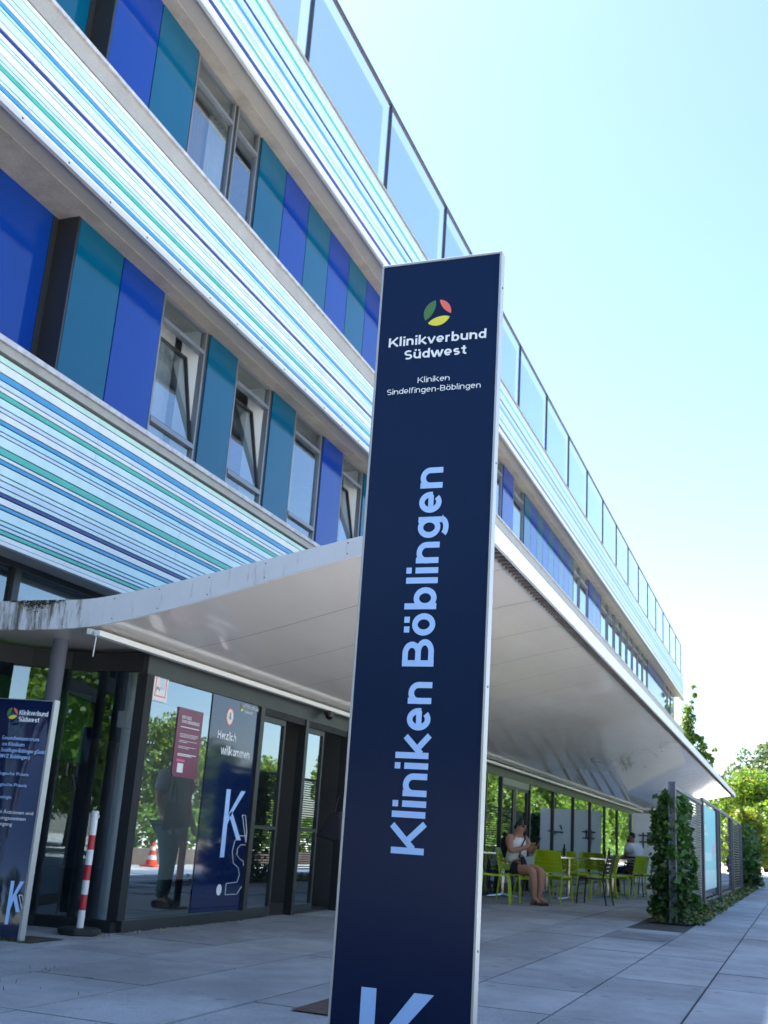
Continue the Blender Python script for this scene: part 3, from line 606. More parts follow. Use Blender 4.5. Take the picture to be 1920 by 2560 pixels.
es = [(11.86,.93),(11.70,.93),(11.585,.87),(11.55,.76),(11.60,.63),(11.74,.575),(11.78,.50),(11.74,.42),(11.48,.41),(11.48,.29),(11.76,.29),(11.865,.37)]
for p_, q_ in zip(es, es[1:]): b.tube([fg(*p_, .003), fg(*q_, .003)], .0035, 4)
ei = [(11.86,.83),(11.74,.83),(11.67,.79),(11.67,.72),(11.74,.68),(11.84,.65),(11.865,.60)]
for p_, q_ in zip(ei, ei[1:]): b.tube([fg(*p_, .003), fg(*q_, .003)], .0035, 4)
pass; b.build('outline_letters', M['twhite'], t)

t = thing('door_notice', (9.65, YG-.01, 2.2), 'small white notice with red border and letters PV at the glass top corner', 'notice')
b = MB(); b.box(9.50, 9.77, YG-.012, YG-.005, 2.20, 2.545); b.build('sheet', M['paper'], t)
b = MB()
for a, e, z0, z1 in ((9.53,9.74,2.50,2.512),(9.53,9.74,2.245,2.257),(9.53,9.54,2.257,2.50),(9.73,9.74,2.257,2.50)): b.box(a, e, YG-.015, YG-.0125, z0, z1)
b.build('border', M['lr'], t)
fp = lambda u, v, w: (u, YG-.0135, v)
b = MB(); put_text(b, 'PV', fp, 9.555, 9.63, 2.30, .045, .01); b.add([fp(9.65,2.31,0), fp(9.71,2.33,0), fp(9.70,2.47,0), fp(9.60,2.44,0)], [(0,1,2,3)], 1); b.build('print', [M['anth'], M['slatL']], t)

t = thing('info_poster', (10.3, YG-.01, 1.49), 'purple information poster with white text on the entrance glass', 'poster')
yb = YG-.012
b = MB(); pts = [(10.04,1.52),(10.07,1.49),(10.53,1.49),(10.56,1.52),(10.56,2.20),(10.04,2.20)]
b.prism([(u, yb, v) for u, v in pts], (0, .008, 0)); bo = b.build('board', M['mag'], t)
fb = lambda u, v, w: (u, yb-.002, v)
b = MB()
put_text(b, 'KEIN GELD.', fb, 10.12, 10.32, 2.09, .035, .01); put_text(b, 'OHNE VERÄNDERUNG.', fb, 10.12, 10.50, 2.045, .035, .01)
for i, (z, e) in enumerate([(2.00,10.5),(1.93,10.49),(1.915,10.49),(1.90,10.45),(1.86,10.48),(1.845,10.28),(1.80,10.47),(1.785,10.33),(1.72,10.49),(1.705,10.40)]):
    h = .008 if i in (0, 8, 9) else .004
    b.add([fb(10.11, z, 0), fb(e, z, 0), fb(e, z+h, 0), fb(10.11, z+h, 0)], [(0, 1, 2, 3)])
b.build('print', M['twhite'], bo)
b = MB(); b.add([fb(10.10,1.645,0), fb(10.27,1.645,0), fb(10.27,1.67,0), fb(10.10,1.67,0)], [(0,1,2,3)]); b.build('pink_bar', M['pinkb'], bo)
b = MB(); b.add([fb(10.13,1.535,0), fb(10.25,1.535,0), fb(10.25,1.63,0), fb(10.13,1.63,0)], [(0,1,2,3)]); b.build('white_label', M['paper'], bo)
t = thing('red_post', (12.62, 4.80, 0), 'slim red post behind the sign pylon, seen mirrored in the entrance glass', 'post')
b = MB(); b.tube([(12.62, 4.80, .34), (12.62, 4.80, 1.62)], .045, 12); b.build('upper_tube', M['redp'], t)
b = MB(); b.tube([(12.62, 4.80, .03), (12.62, 4.80, .34)], .045, 12); b.build('lower_tube', M['rubber'], t)
b = MB(); b.tube([(12.62, 4.80, 0.003), (12.62, 4.80, .03)], .14, 18); b.build('foot', M['rubber'], t)

# ============================================================ curved sign at the left
t = thing('curved_sign', (8.05, 6.6, 0), 'glossy navy curved clinic directory sign with thin aluminium edges, left of the bollard', 'sign')
YA, YB = 6.09, 7.12
def bul(y): q = (y-YA)/(YB-YA); return 8.06-.15*(1-(2*q-1)**2)
N = 24; ys = [YA+.02+(YB-YA-.04)*i/N for i in range(N+1)]
b = MB(); b.add([(bul(y)+dx, y, z) for dx in (0, .03) for z in (.03, 1.985) for y in ys], [f for i in range(N) for f in ((i, i+1, N+2+i, N+1+i), (2*N+2+i, 3*N+3+i, 3*N+4+i, 2*N+3+i), (N+1+i, N+2+i, 3*N+4+i, 3*N+3+i))])
b.build('panel', M['navyg'], t, smooth=True)
for y in (YA, YB-.022):
    b = MB(); b.box(8.03, 8.10, y, y+.022, 0, 2.0); b.build('edge', M['alu'], t)
b = MB()
for y in ys[:-1]: b.quad((bul(y)-.004, y, 1.985), (bul(y+.04)-.004, y+.042, 1.985), (bul(y+.04)+.035, y+.042, 1.995), (bul(y)+.035, y, 1.995))
b.build('top_cap', M['alu'], t)
b = MB(); fs_ = lambda u, v, w: (bul(-u)-.006-w, -u, v)
fk_ = lambda u, v, w: (bul(-u)-.012, -u, v)
logo(b, fs_, -6.44, 1.862, .050, (0, 1, 2)); b.build('logo', [M['lg'], M['lr'], M['ly']], t)
sline(t, 'lettering', 'twhite', 'Klinikverbund', fs_, -6.375, -6.14, 1.852, .042, .13); sline(t, 'lettering', 'twhite', 'Südwest', fs_, -6.375, -6.20, 1.795, .042, .13)
for tx, a, e, z in (('Praktizierende Ärzt:innen und', -6.62, -6.14, 1.015), ('ihre Öffnungszeiten', -6.60, -6.19, .965), ('Eingang', -6.42, -6.29, .915)): line(t, 'lettering', 'twhite', tx, fs_, a, e, z, .03, .004)
for tx, a, e, z, c_ in (('Gesundheitszentrum', -6.50, -6.18, 1.635, .034), ('am Klinikum', -6.49, -6.29, 1.582, .034), ('Sindelfingen-Böblingen gGmbH', -6.49, -6.105, 1.53, .034), ('(MVZ Böblingen)', -6.50, -6.23, 1.478, .034), ('Gynäkologische Praxis', -6.60, -6.22, 1.335, .028), ('Radiologische Praxis', -6.58, -6.22, 1.242, .028), ('Immunologie', -6.53, -6.33, 1.138, .028)): line(t, 'lettering', 'tlight', tx, fs_, a, e, z, c_, .006)
b = MB(); bigK(b, fk_, -6.225, .13, .23, .475, .10, .027); b.build('emblem_letter', M['tlight'], t)
b = MB(); fo_ = lambda u, v, w: (bul(-u)-.012, -u, v)
pv = [(-6.150,.365),(-6.128,.365),(-6.105,.29)]
for p, q in zip(pv, pv[1:]): b.tube([fo_(*p, 0), fo_(*q, 0)], .003, 4)
b.tube([fo_(-6.150, .365, 0), fo_(-6.112, .25, 0)], .003, 4); b.build('outline_letter', M['twhite'], t)

# ============================================================ bollard
t = thing('bollard', (8.98, 6.17, 0), 'red and white striped bollard on a black rubber foot', 'bollard')
b = MB(); px, pyy = 8.98, 6.17; zz = .055; hs = [.155,.135,.125,.135,.135,.13,.20]
for i, h in enumerate(hs): b.tube([(px, pyy, zz), (px, pyy, zz+h)], .032, 16, i % 2, cap=(i == len(hs)-1)); zz += h
b.build('tube', [M['white'], M['red']], t, smooth=False)
b = MB(); b.tube([(px, pyy, zz), (px, pyy, zz+.012), (px, pyy, zz+.02)], [.036, .036, .02], 16)
b.build('cap', M['white'], t)
for sg in (-1, 1):
    b = MB(); b.tube([(px-.005, pyy+sg*(.032+.018*math.sin(a*.5236)), zz-.03+.022*math.cos(a*.5236)) for a in range(7)], .005, 5); b.build('eyelet', M['white'], t)
b = MB(); b.prism([(px+.2*math.cos(a*.785+.39), pyy+.2*math.sin(a*.785+.39), .002) for a in range(8)], (0, 0, .055)); b.build('rubber_foot', M['rubber'], t, bevel=.01)

# ============================================================ furniture (real metres)
def make_chair(name, col, label):
    r = thing(name, (0, 0, 0), label, 'chair', 'terrace chairs')
    m = M[col]; w, d, h = .44, .43, .45
    b = MB(1); n = 8
    pr = [(-d/2, h-.005), (-d/4, h-.012), (0, h-.014), (d/4, h-.008), (d/2-.03, h), (d/2, h-.02), (d/2+.005, h-.06)]
    b.add([(x, y, z) for y in (-w/2, w/2) for x, z in pr]+[(x, y, z-.02) for y in (-w/2, w/2) for x, z in pr],
          [f for i in range(len(pr)-1) for f in ((i, i+1, 7+i+1, 7+i), (14+i, 21+i, 21+i+1, 14+i+1), (i, 14+i, 14+i+1, i+1), (7+i, 7+i+1, 21+i+1, 21+i))]+[(0, 7, 21, 14), (6, 20, 27, 13)])
    b.build('seat', m, r)
    b = MB(1)
    def bk(z): t_ = (z-.5)/.34; return -d/2-.02-.07*t_-.015*t_*t_
    if col == 'lime': segs = [(.50, .595), (.606, .66), (.671, .725), (.736, .845)]
    else: segs = [(.52+i*.064, .52+i*.064+.046) for i in range(5)]
    for z0, z1 in segs:
        N = 6; pts = []
        for z in (z0, z1):
            for i in range(N+1):
                y = -w/2+.02+(w-.04)*i/N; cv = -.03*(1-(2*i/N-1)**2); pts.append((bk(z)+cv, y, z))
        pts += [(x-.012, y, z) for x, y, z in pts]; q = 2*(N+1)
        b.add(pts, [f for i in range(N) for f in ((i, i+1, N+2+i, N+1+i), (q+i, q+N+1+i, q+N+2+i, q+i+1), (i, q+i, q+i+1, i+1), (N+1+i, N+2+i, q+N+2+i, q+N+1+i))])
    if col == 'lime':
        for y in (-.12, .0, .12): b.box(bk(.6)-.035, bk(.6)-.02, y-.025, y+.025, .59, .74)
    b.build('backrest', m, r)
    for sy in (-1, 1):
        y = sy*(w/2-.012)
        b = MB(1); b.tube([(d/2-.01, y, h-.03), (d/2+.015, y, h*.5), (d/2+.03, y*1.03, 0)], .0135, 8); b.build('leg', m, r)
        b = MB(1); b.tube([(bk(.84), y, .84), (bk(.65), y, .65), (bk(.5), y, .5), (-d/2-.005, y, h-.03), (-d/2-.03, y, h*.5), (-d/2-.07, y*1.03, 0)], .0135, 8); b.build('leg', m, r)
    return r
A_ = lambda zx, X: None
cg = make_chair('terrace_chair', 'lime', 'x'); cd = make_chair('terrace_chair', 'dkch', 'x')
first = {'lime': cg, 'dkch': cd}; used = set()
def chair(kind, x, y, ang, label):
    o = first[kind] if kind not in used else copy_tree(first[kind]); used.add(kind)
    o.location = (x*U, y*U, .003); o.rotation_euler.z = R_(ang); o['label'] = label
chair('lime', 20.05, 5.12, -80, 'lime green chair in front of the seated woman, cut by the sign pylon edge')
chair('lime', 20.95, 4.92, -118, 'lime green chair the woman is sitting on')
chair('lime', 22.0, 4.42, -12, 'lime green chair seen from behind, nearest to the right of the woman')
chair('dkch', 22.75, 3.80, 82, 'dark chair seen from the side, nearest to the ivy, facing the tables')
chair('dkch', 23.3, 5.72, -100, 'dark slatted chair standing behind the seated woman')
chair('lime', 25.6, 4.72, -20, 'lime green chair half hidden behind the front green chair')
chair('lime', 27.4, 4.42, -30, 'lime green chair at the middle table, left of the seated man')
chair('lime', 27.6, 5.0, 150, 'lime green chair at the far side of the middle table')
chair('dkch', 28.6, 3.92, 30, 'dark chair with its back in front of the man in white')
chair('dkch', 29.3, 3.62, 75, 'dark chair beside the ivy, right of the seated man')
chair('lime', 24.6, 5.35, 165, 'lime green chair turned toward the glazing, behind the front table')
chair('lime', 26.3, 3.95, -60, 'lime green chair between the two middle tables')
chair('lime', 24.4, 3.95, 115, 'lime green chair facing the tables, left of the dark side-on chair')
chair('lime', 27.2, 3.7, 60, 'lime green chair at the middle table, on its pavement side')
chair('dkch', 26.0, 5.75, -95, 'dark chair against the glazing behind the middle tables')
chair('lime', 30.4, 3.62, 70, 'lime green chair behind the dark chair beside the ivy')
def make_table():
    r = thing('terrace_table', (0, 0, 0), 'x', 'table', 'terrace tables')
    b = MB(1); b.box(-.35, .35, -.35, .35, .735, .75); b.build('table_top', M['ttop'], r, bevel=.004)
    b = MB(1)
    for a, e, y0, y1 in ((-.355, .355, -.355, -.351), (-.355, .355, .351, .355), (-.355, -.351, -.351, .351), (.351, .355, -.351, .351)): b.box(a, e, y0, y1, .73, .752)
    b.build('edge_band', M['chrome'], r)
    b = MB(1); b.tube([(0, 0, .03), (0, 0, .73)], .03, 12); b.build('pole', M['chrome'], r)
    b = MB(1)
    for i in range(4):
        a = i*math.pi/2+.78; b.tube([(0, 0, .05), (.32*math.cos(a), .32*math.sin(a), .02)], [.025, .015], 8)
    b.build('base', M['chrome'], r)
    return r
tb = make_table()
for i, (x, y, a, lab) in enumerate([(23.3, 4.42, 20, 'square table with chrome pole beside the front lime green chair'), (25.9, 4.02, 10, 'square table with chrome pole in the middle of the terrace'), (28.3, 4.28, 15, 'square table with chrome pole in front of the man in white'), (22.3, 5.55, 5, 'square table behind the seated woman, close to the terrace door'), (25.6, 5.35, 12, 'square table close to the glazing, behind the middle chairs')]):
    o = tb if i == 0 else copy_tree(tb); o.location = (x*U, y*U, .003); o.rotation_euler.z = R_(a); o['label'] = lab

for i, (x, y, lab) in enumerate([(23.25, 4.5, 'dark glass bottle on the table beside the front lime green chair'), (25.95, 4.1, 'dark glass bottle on the middle terrace table'), (28.2, 4.35, 'dark glass bottle on the table in front of the man in white')]):
    z = .755; X_, Y_ = x*U, y*U
    t = thing('bottle', (X_, Y_, z), lab, 'bottle', 'bottles on the terrace tables', k=1)
    b = MB(1); b.tube([(X_, Y_, z), (X_, Y_, z+.13), (X_, Y_, z+.17)], [.034, .034, .014], 10); b.build('body', M['lens'], t, smooth=True)
    b = MB(1); b.tube([(X_, Y_, z+.17), (X_, Y_, z+.22)], .014, 8); b.build('neck', M['lens'], t)
# ============================================================ people
def skinned(name, joints, edges, mats, parent, fmat=None, sub=1):
    names = list(joints); idx = {n: i for i, n in enumerate(names)}
    me = bpy.data.meshes.new(name+'_src'); me.from_pydata([joints[n][:3] for n in names], [(idx[a], idx[b]) for a, b in edges], [])
    ob = bpy.data.objects.new(name+'_src', me); COL.objects.link(ob)
    sk = ob.modifiers.new('skin', 'SKIN'); sk.use_smooth_shade = True
    if not me.skin_vertices: me.attributes if False else None
    dat = me.skin_vertices[0].data if len(me.skin_vertices) else None
    if dat is None:
        return None
    for n in names:
        r = joints[n][3]; dat[idx[n]].radius = r if isinstance(r, tuple) else (r, r)
    dat[0].use_root = True
    sb = ob.modifiers.new('sub', 'SUBSURF'); sb.levels = sub; sb.render_levels = sub
    dg = bpy.context.evaluated_depsgraph_get(); dg.update()
    m2 = bpy.data.meshes.new_from_object(ob.evaluated_get(dg)); m2.name = name
    bpy.data.objects.remove(ob); bpy.data.meshes.remove(me)
    o0 = Vector((0, 0, 0)); q = parent
    while q is not None: o0 = o0+q.location; q = q.parent
    m2.transform(Matrix.Translation(-o0)); m2.materials.clear()
    for m in mats: m2.materials.append(m)
    for p in m2.polygons:
        p.use_smooth = True; p.material_index = fmat(p.center) if fmat else 0
    o = bpy.data.objects.new(name, m2); COL.objects.link(o); o.parent = parent; return o
def body_edges(hands=True):
    E = [('hip','waist'),('waist','chest'),('chest','neck'),('neck','head'),('head','crown')]
    for s_ in 'LR':
        E += [('hip','th'+s_),('th'+s_,'kn'+s_),('kn'+s_,'ca'+s_),('ca'+s_,'an'+s_),('an'+s_,'to'+s_),('chest','sh'+s_),('sh'+s_,'el'+s_),('el'+s_,'wr'+s_),('wr'+s_,'pa'+s_)]
        if hands: E += [('pa'+s_, f'f{i}{s_}') for i in range(4)]+[('wr'+s_, 't'+s_)]
    return E
def hand(j, s_, wr, dirv, side, r=.0085, curl=Vector((0,0,-1))):
    wr = Vector(wr); d = Vector(dirv).normalized(); sv = Vector(side).normalized()
    j['pa'+s_] = (*(wr+d*.06), (.028, .016))
    for i, L in enumerate((.075, .085, .08, .062)):
        p = wr+d*(.06+L)+sv*(.027-.018*i)+curl*.02; j[f'f{i}{s_}'] = (*p, r)
    p = wr+d*.07+sv*.055+curl*.015; j['t'+s_] = (*p, .011)
def shell(name, parts, mat_, parent, sub=1): # clothing chains
    J = {}; E = []
    for ci, ch in enumerate(parts):
        for i, p in enumerate(ch):
            key = p[0] if isinstance(p[0], str) else f'{ci}_{i}'
            q = p[1:] if isinstance(p[0], str) else p
            if key not in J: J[key] = q
            if i: E.append((prev, key))
            prev = key
    return skinned(name, J, E, [mat_], parent, None, sub)
def headbits(t, hc, fwd, hair, skinm, bun=False, beard=False, glasses=False, r=.095):
    hc = Vector(hc); f = Vector(fwd).normalized(); sd_ = Vector((-f.y, f.x, 0))
    def L(a, b_, c_): return hc+f*a+sd_*b_+Vector((0, 0, c_))
    m = MB(1)   # face features: nose, lips, ears, eyes
    m.prism([tuple(L(.080, .012, -.015)), tuple(L(.088, -.012, -.015)), tuple(L(.118, 0, -.02))], tuple(f*-.012+Vector((0, 0, .05))))
    for sg in (-1, 1): m.ball(tuple(L(-.005, sg*.078, -.005)), .022, n=6, k=4, sq=(.7, .6, 1.3))
    m.ball(tuple(L(.085, 0, -.055)), .02, n=8, k=4, sq=(.6, 1, .35)); m.build('face_features', skinm, t, smooth=True)
    m = MB(1); n = 14; kk = 8
    pts = []
    for i in range(kk+1):
        th = math.pi*.62*i/kk
        for q in range(n):
            ph = 2*math.pi*q/n; v = f*math.cos(ph)*math.sin(th)+sd_*math.sin(ph)*math.sin(th)+Vector((0, 0, math.cos(th)))
            cut = max(0, math.cos(ph)); rr = .093 if not (cut > .15 and th > .72) else .06
            pts.append(tuple(hc+Vector((0, 0, .012))+v*rr*1.02-f*.012))
    m.add(pts, [(i*n+q, (i+1)*n+q, (i+1)*n+(q+1)%n, i*n+(q+1)%n) for i in range(kk) for q in range(n)])
    if bun: m.ball(tuple(L(-.115, 0, -.02)), .045, n=8, k=6)
    m.build('hair', hair, t, smooth=True)
    if beard:
        m = MB(1); m.ball(tuple(L(.045, 0, -.075)), .06, n=10, k=6, sq=(.9, 1.05, .8)); m.build('beard', hair, t, smooth=True)
    if glasses:
        m = MB(1)
        for sg in (-1, 1): m.ball(tuple(L(.078, sg*.032, .014)), .023, n=8, k=5, sq=(.5, .9, .8)); m.tube([tuple(L(.085, sg*.06, .015)), tuple(L(0, sg*.088, .012))], .004, 5)
        m.build('sunglasses', M['lens'], t)

# --- seated woman, faces -Y and a little towards the viewer
ox, oy = 20.9*U, 4.92*U
F = Vector((-.52, -.85, 0)).normalized(); Sd = Vector((-F.y, F.x, 0))     # Sd: her left
def Q(a, b_, c_): return (ox+F.x*a+Sd.x*b_, oy+F.y*a+Sd.y*b_, c_)
wo = thing('person', (ox/U, oy/U, 0), 'seated woman with sunglasses, tied dark hair and white top looking at a phone', 'person')
j = {'hip': (*Q(-.03, 0, .56), (.14, .11)), 'waist': (*Q(-.06, 0, .76), (.12, .10)), 'chest': (*Q(-.05, 0, .96), (.125, .10)), 'neck': (*Q(.0, 0, 1.10), .06), 'head': (*Q(.06, 0, 1.185), (.078, .088)), 'crown': (*Q(.06, 0, 1.24), (.072, .082))}
for s_, sg in (('L', 1), ('R', -1)):
    j['th'+s_] = (*Q(.14, sg*.11, .53), .108); j['kn'+s_] = (*Q(.44, sg*.10, .53), .076); j['ca'+s_] = (*Q(.46, sg*.085, .32), .068); j['an'+s_] = (*Q(.45, sg*.06, .10), .04); j['to'+s_] = (*Q(.60, sg*.065, .045), (.036, .025))
    j['sh'+s_] = (*Q(-.04, sg*.19, 1.03), .078); j['el'+s_] = (*Q(.08, sg*.25, .80), .06)
    j['wr'+s_] = (*Q(.33, sg*.06, .90), .032)
    hand(j, s_, Q(.33, sg*.06, .90), F*.8+Vector((0, 0, .55)), Sd*-sg)
skinned('body', j, body_edges(), [M['skin']], wo, None, 2)
headbits(wo, Q(.062, 0, 1.205), F+Vector((0, 0, -.1)), M['hair'], M['skin'], bun=True, glasses=True)
shell('white_top', [[('h', *Q(-.03, 0, .58), (.205, .185)), ('w', *Q(-.045, 0, .76), (.195, .175)), ('c', *Q(-.04, 0, .95), (.19, .165)), ('n', *Q(-.035, 0, 1.06), (.15, .13))]], M['wshirt'], wo, 2)
shell('shorts', [[('h', *Q(-.04, 0, .56), (.20, .16)), ('l', *Q(.12, .115, .535), .108), ('l2', *Q(.24, .115, .535), .098)], [('h', *Q(-.04, 0, .56), (.195, .15)), ('r', *Q(.12, -.115, .535), .108), ('r2', *Q(.24, -.115, .535), .098)]], M['shorts'], wo, 2)
m = MB(1); m.tube([Q(-.14, -.18, 1.06), Q(-.1, -.24, 1.0), Q(-.13, -.20, .85), Q(-.17, -.1, .75), Q(-.18, .1, .74)], [.05, .045, .06, .07, .05], 10); m.tube([Q(-.06, .13, 1.10), Q(-.15, .16, 1.0), Q(-.17, .14, .8)], [.04, .05, .05], 10); m.build('dark_waistcoat', M['bcloth'], wo, smooth=True)
for s_, sg in (('L', 1), ('R', -1)):
    m = MB(1); m.prism([Q(.41, sg*.065-.04, .003), Q(.41, sg*.065+.04, .003), Q(.58, sg*.065+.045, .003), Q(.66, sg*.065, .003), Q(.58, sg*.065-.045, .003)], (0, 0, .03))
    for a in (.44, .52, .6): m.tube([Q(a, sg*.065-.042, .03), Q(a, sg*.065, .10-.35*(a-.44)), Q(a, sg*.065+.042, .03)], .012, 6)
    m.build('sandal', M['shoe'], wo)
hb = thing('shoulder_bag', Q(.17, 0, .66), 'grey green and black shoulder bag on the seated woman\'s lap', 'bag', k=1)
m = MB(1)
pl = [(-.30, .90), (.06, .80), (.16, .74), (.13, .65), (-.10, .60), (-.27, .66)]
m = MB(1); m.prism([Q(.13+.06*abs(u)*0, -u*.62, v-.08) for u, v in [(-.27, .84), (.05, .80), (.22, .86), (.12, .66), (-.06, .62), (-.25, .70)]], tuple(F*.10)); m.build('bag_body', M['gbag'], hb, bevel=.02)
m = MB(1); m.prism([Q(.22, -u*.62, v-.08) for u, v in [(.02, .66), (.20, .82), (.27, .80), (.24, .66), (.10, .615)]], tuple(F*.045)); m.build('flap', M['bcloth'], hb, bevel=.01)
m = MB(1); m.tube([Q(.17, -.14, .72), Q(.12, -.04, .90), Q(.08, .08, 1.02), Q(.0, .14, 1.10), Q(-.12, .15, 1.02)], .014, 6); m.build('strap', M['bcloth'], hb)
ph = thing('phone', Q(.46, 0, 1.0), 'dark phone held in the seated woman\'s hands', 'phone', k=1)
m = MB(1); c0 = Vector(Q(.44, -.005, .985)); uu = (F*.55+Vector((0, 0, .8))).normalized(); 
m.prism([tuple(c0+Sd*a*.037+uu*e*.075) for a, e in ((-1,-1),(1,-1),(1,1),(-1,1))], tuple((F*.8-Vector((0,0,.55)))*.009)); m.build('phone_case', M['phone'], ph)

# --- man in white T-shirt
def seated_man():
    X, Y = 29.0*U, 3.86*U
    Fm = Vector((.35, .94, 0)).normalized(); Sm = Vector((-Fm.y, Fm.x, 0))
    Q = lambda a, b_, c_: (X+Fm.x*a+Sm.x*b_, Y+Fm.y*a+Sm.y*b_, c_)
    t = thing('person', (X/U, Y/U, 0), 'bearded man in a white T-shirt seated in front of the white partition', 'person')
    j = {'hip': (*Q(-.02, 0, .54), (.13, .11)), 'waist': (*Q(-.03, 0, .74), (.12, .10)), 'chest': (*Q(0, 0, .96), (.13, .10)), 'neck': (*Q(.04, 0, 1.12), .055), 'head': (*Q(.06, 0, 1.215), (.08, .088)), 'crown': (*Q(.06, 0, 1.275), (.075, .082))}
    for s_, sg in (('L', 1), ('R', -1)):
        j['th'+s_] = (*Q(.12, sg*.1, .52), .085); j['kn'+s_] = (*Q(.46, sg*.12, .52), .062); j['ca'+s_] = (*Q(.47, sg*.12, .3), .052); j['an'+s_] = (*Q(.44, sg*.12, .09), .036); j['to'+s_] = (*Q(.60, sg*.13, .05), (.038, .028))
        j['sh'+s_] = (*Q(0, sg*.2, 1.03), .07); j['el'+s_] = (*Q(.1, sg*.27, .78), .045); j['wr'+s_] = (*Q(.34, sg*.15, .80), .03)
        hand(j, s_, Q(.34, sg*.15, .80), Fm, Sm*-sg)
    skinned('body', j, body_edges(), [M['skind']], t, None, 2)
    headbits(t, Q(.065, 0, 1.235), (Fm+Vector((-.6, -.2, -.1))), M['hair'], M['skind'], beard=True)
    shell('tshirt', [[('h', *Q(-.02, 0, .56), (.195, .17)), ('w', *Q(-.03, 0, .74), (.185, .16)), ('c', *Q(0, 0, .97), (.20, .165)), ('n', *Q(.03, 0, 1.09), (.12, .11))], [('c', 0), ('sl', *Q(0, .2, 1.02), .115), ('el', *Q(.06, .255, .87), .095)], [('c', 0), ('sr', *Q(0, -.2, 1.02), .115), ('er', *Q(.06, -.255, .87), .095)]], M['wshirt'], t, 2)
    shell('jeans', [[('h', *Q(-.02, 0, .54), (.165, .135)), ('l', *Q(.14, .105, .525), .095), ('lk', *Q(.46, .12, .52), .075), ('la', *Q(.45, .12, .14), .055)], [('h', 0), ('r', *Q(.14, -.105, .525), .095), ('rk', *Q(.46, -.12, .52), .075), ('ra', *Q(.45, -.12, .14), .055)]], M['denim'], t, 2)
    for sg in (-1, 1):
        m = MB(1); m.tube([Q(.40, sg*.12, .04), Q(.5, sg*.125, .05), Q(.66, sg*.135, .035)], [.04, .045, .03], 8); m.build('shoe', M['denim'], t, smooth=True)
seated_man()
def standing(X, Y, rz, label, top, legs, skinm, lean=0, z0=0):
    Fm = Vector((math.cos(rz), math.sin(rz), 0)); Sm = Vector((-Fm.y, Fm.x, 0))
    Q = lambda a, b_, c_: (X+Fm.x*(a+lean*max(0, c_-.9))+Sm.x*b_, Y+Fm.y*(a+lean*max(0, c_-.9))+Sm.y*b_, c_+z0)
    t = thing('person', (X, Y, z0), label, 'person', k=1)
    j = {'hip': (*Q(0, 0, .92), (.13, .10)), 'waist': (*Q(0, 0, 1.1), (.11, .09)), 'chest': (*Q(.01, 0, 1.32), (.125, .10)), 'neck': (*Q(.02, 0, 1.5), .052), 'head': (*Q(.05, 0, 1.6), (.075, .085)), 'crown': (*Q(.05, 0, 1.66), (.07, .08))}
    for s_, sg in (('L', 1), ('R', -1)):
        j['th'+s_] = (*Q(0, sg*.09, .84), .085); j['kn'+s_] = (*Q(.03+.06*sg, sg*.1, .48), .058); j['ca'+s_] = (*Q(.01+.05*sg, sg*.1, .33), .052); j['an'+s_] = (*Q(.0+.05*sg, sg*.1, .09), .036); j['to'+s_] = (*Q(.15+.05*sg, sg*.12, .04), (.036, .026))
        j['sh'+s_] = (*Q(0, sg*.19, 1.41), .062); j['el'+s_] = (*Q(.0, sg*.25, 1.12), .042); j['wr'+s_] = (*Q(.14, sg*.2, .92), .028)
        hand(j, s_, Q(.14, sg*.2, .92), Fm*.4+Vector((0, 0, -.9)), Fm)
    skinned('body', j, body_edges(), [skinm], t, None, 2)
    headbits(t, Q(.055, 0, 1.62), Fm, M['hair'], skinm)
    shell('shirt', [[('h', *Q(0, 0, .91), (.19, .155)), ('w', *Q(0, 0, 1.1), (.175, .145)), ('c', *Q(.01, 0, 1.32), (.195, .15)), ('n', *Q(.02, 0, 1.45), (.11, .10))], [('c', 0), ('sl', *Q(0, .19, 1.4), .10), ('el', *Q(.01, .235, 1.2), .085)], [('c', 0), ('sr', *Q(0, -.19, 1.4), .10), ('er', *Q(.01, -.235, 1.2), .085)]], M[top], t, 2)
    shell('trousers', [[('h', *Q(0, 0, .93), (.16, .125)), ('l', *Q(0, .09, .84), .098), ('lk', *Q(.09, .1, .48), .072), ('la', *Q(.05, .1, .1), .055)], [('h', 0), ('r', *Q(0, -.09, .84), .098), ('rk', *Q(-.03, -.1, .48), .072), ('ra', *Q(-.05, -.1, .1), .055)]], M[legs], t, 2)
    for sg in (-1, 1):
        m = MB(1); m.tube([Q(-.07+.05*sg, sg*.1, .04), Q(.05+.05*sg, sg*.11, .05), Q(.2+.05*sg, sg*.12, .03)], [.04, .045, .028], 8); m.build('shoe', M['bcloth'], t, smooth=True)
standing(12.48*U, 4.66*U, 1.75, 'person in grey top and teal trousers hidden behind the sign pylon, mirrored in the glass', 'greyc', 'tealc', M['skin'], .02, .005)
standing(118*U, 2.90*U, 3.3, 'distant person in a blue top and white trousers on the sunlit pavement', 'bshirt', 'wshirt', M['skin'], 0, -.03)

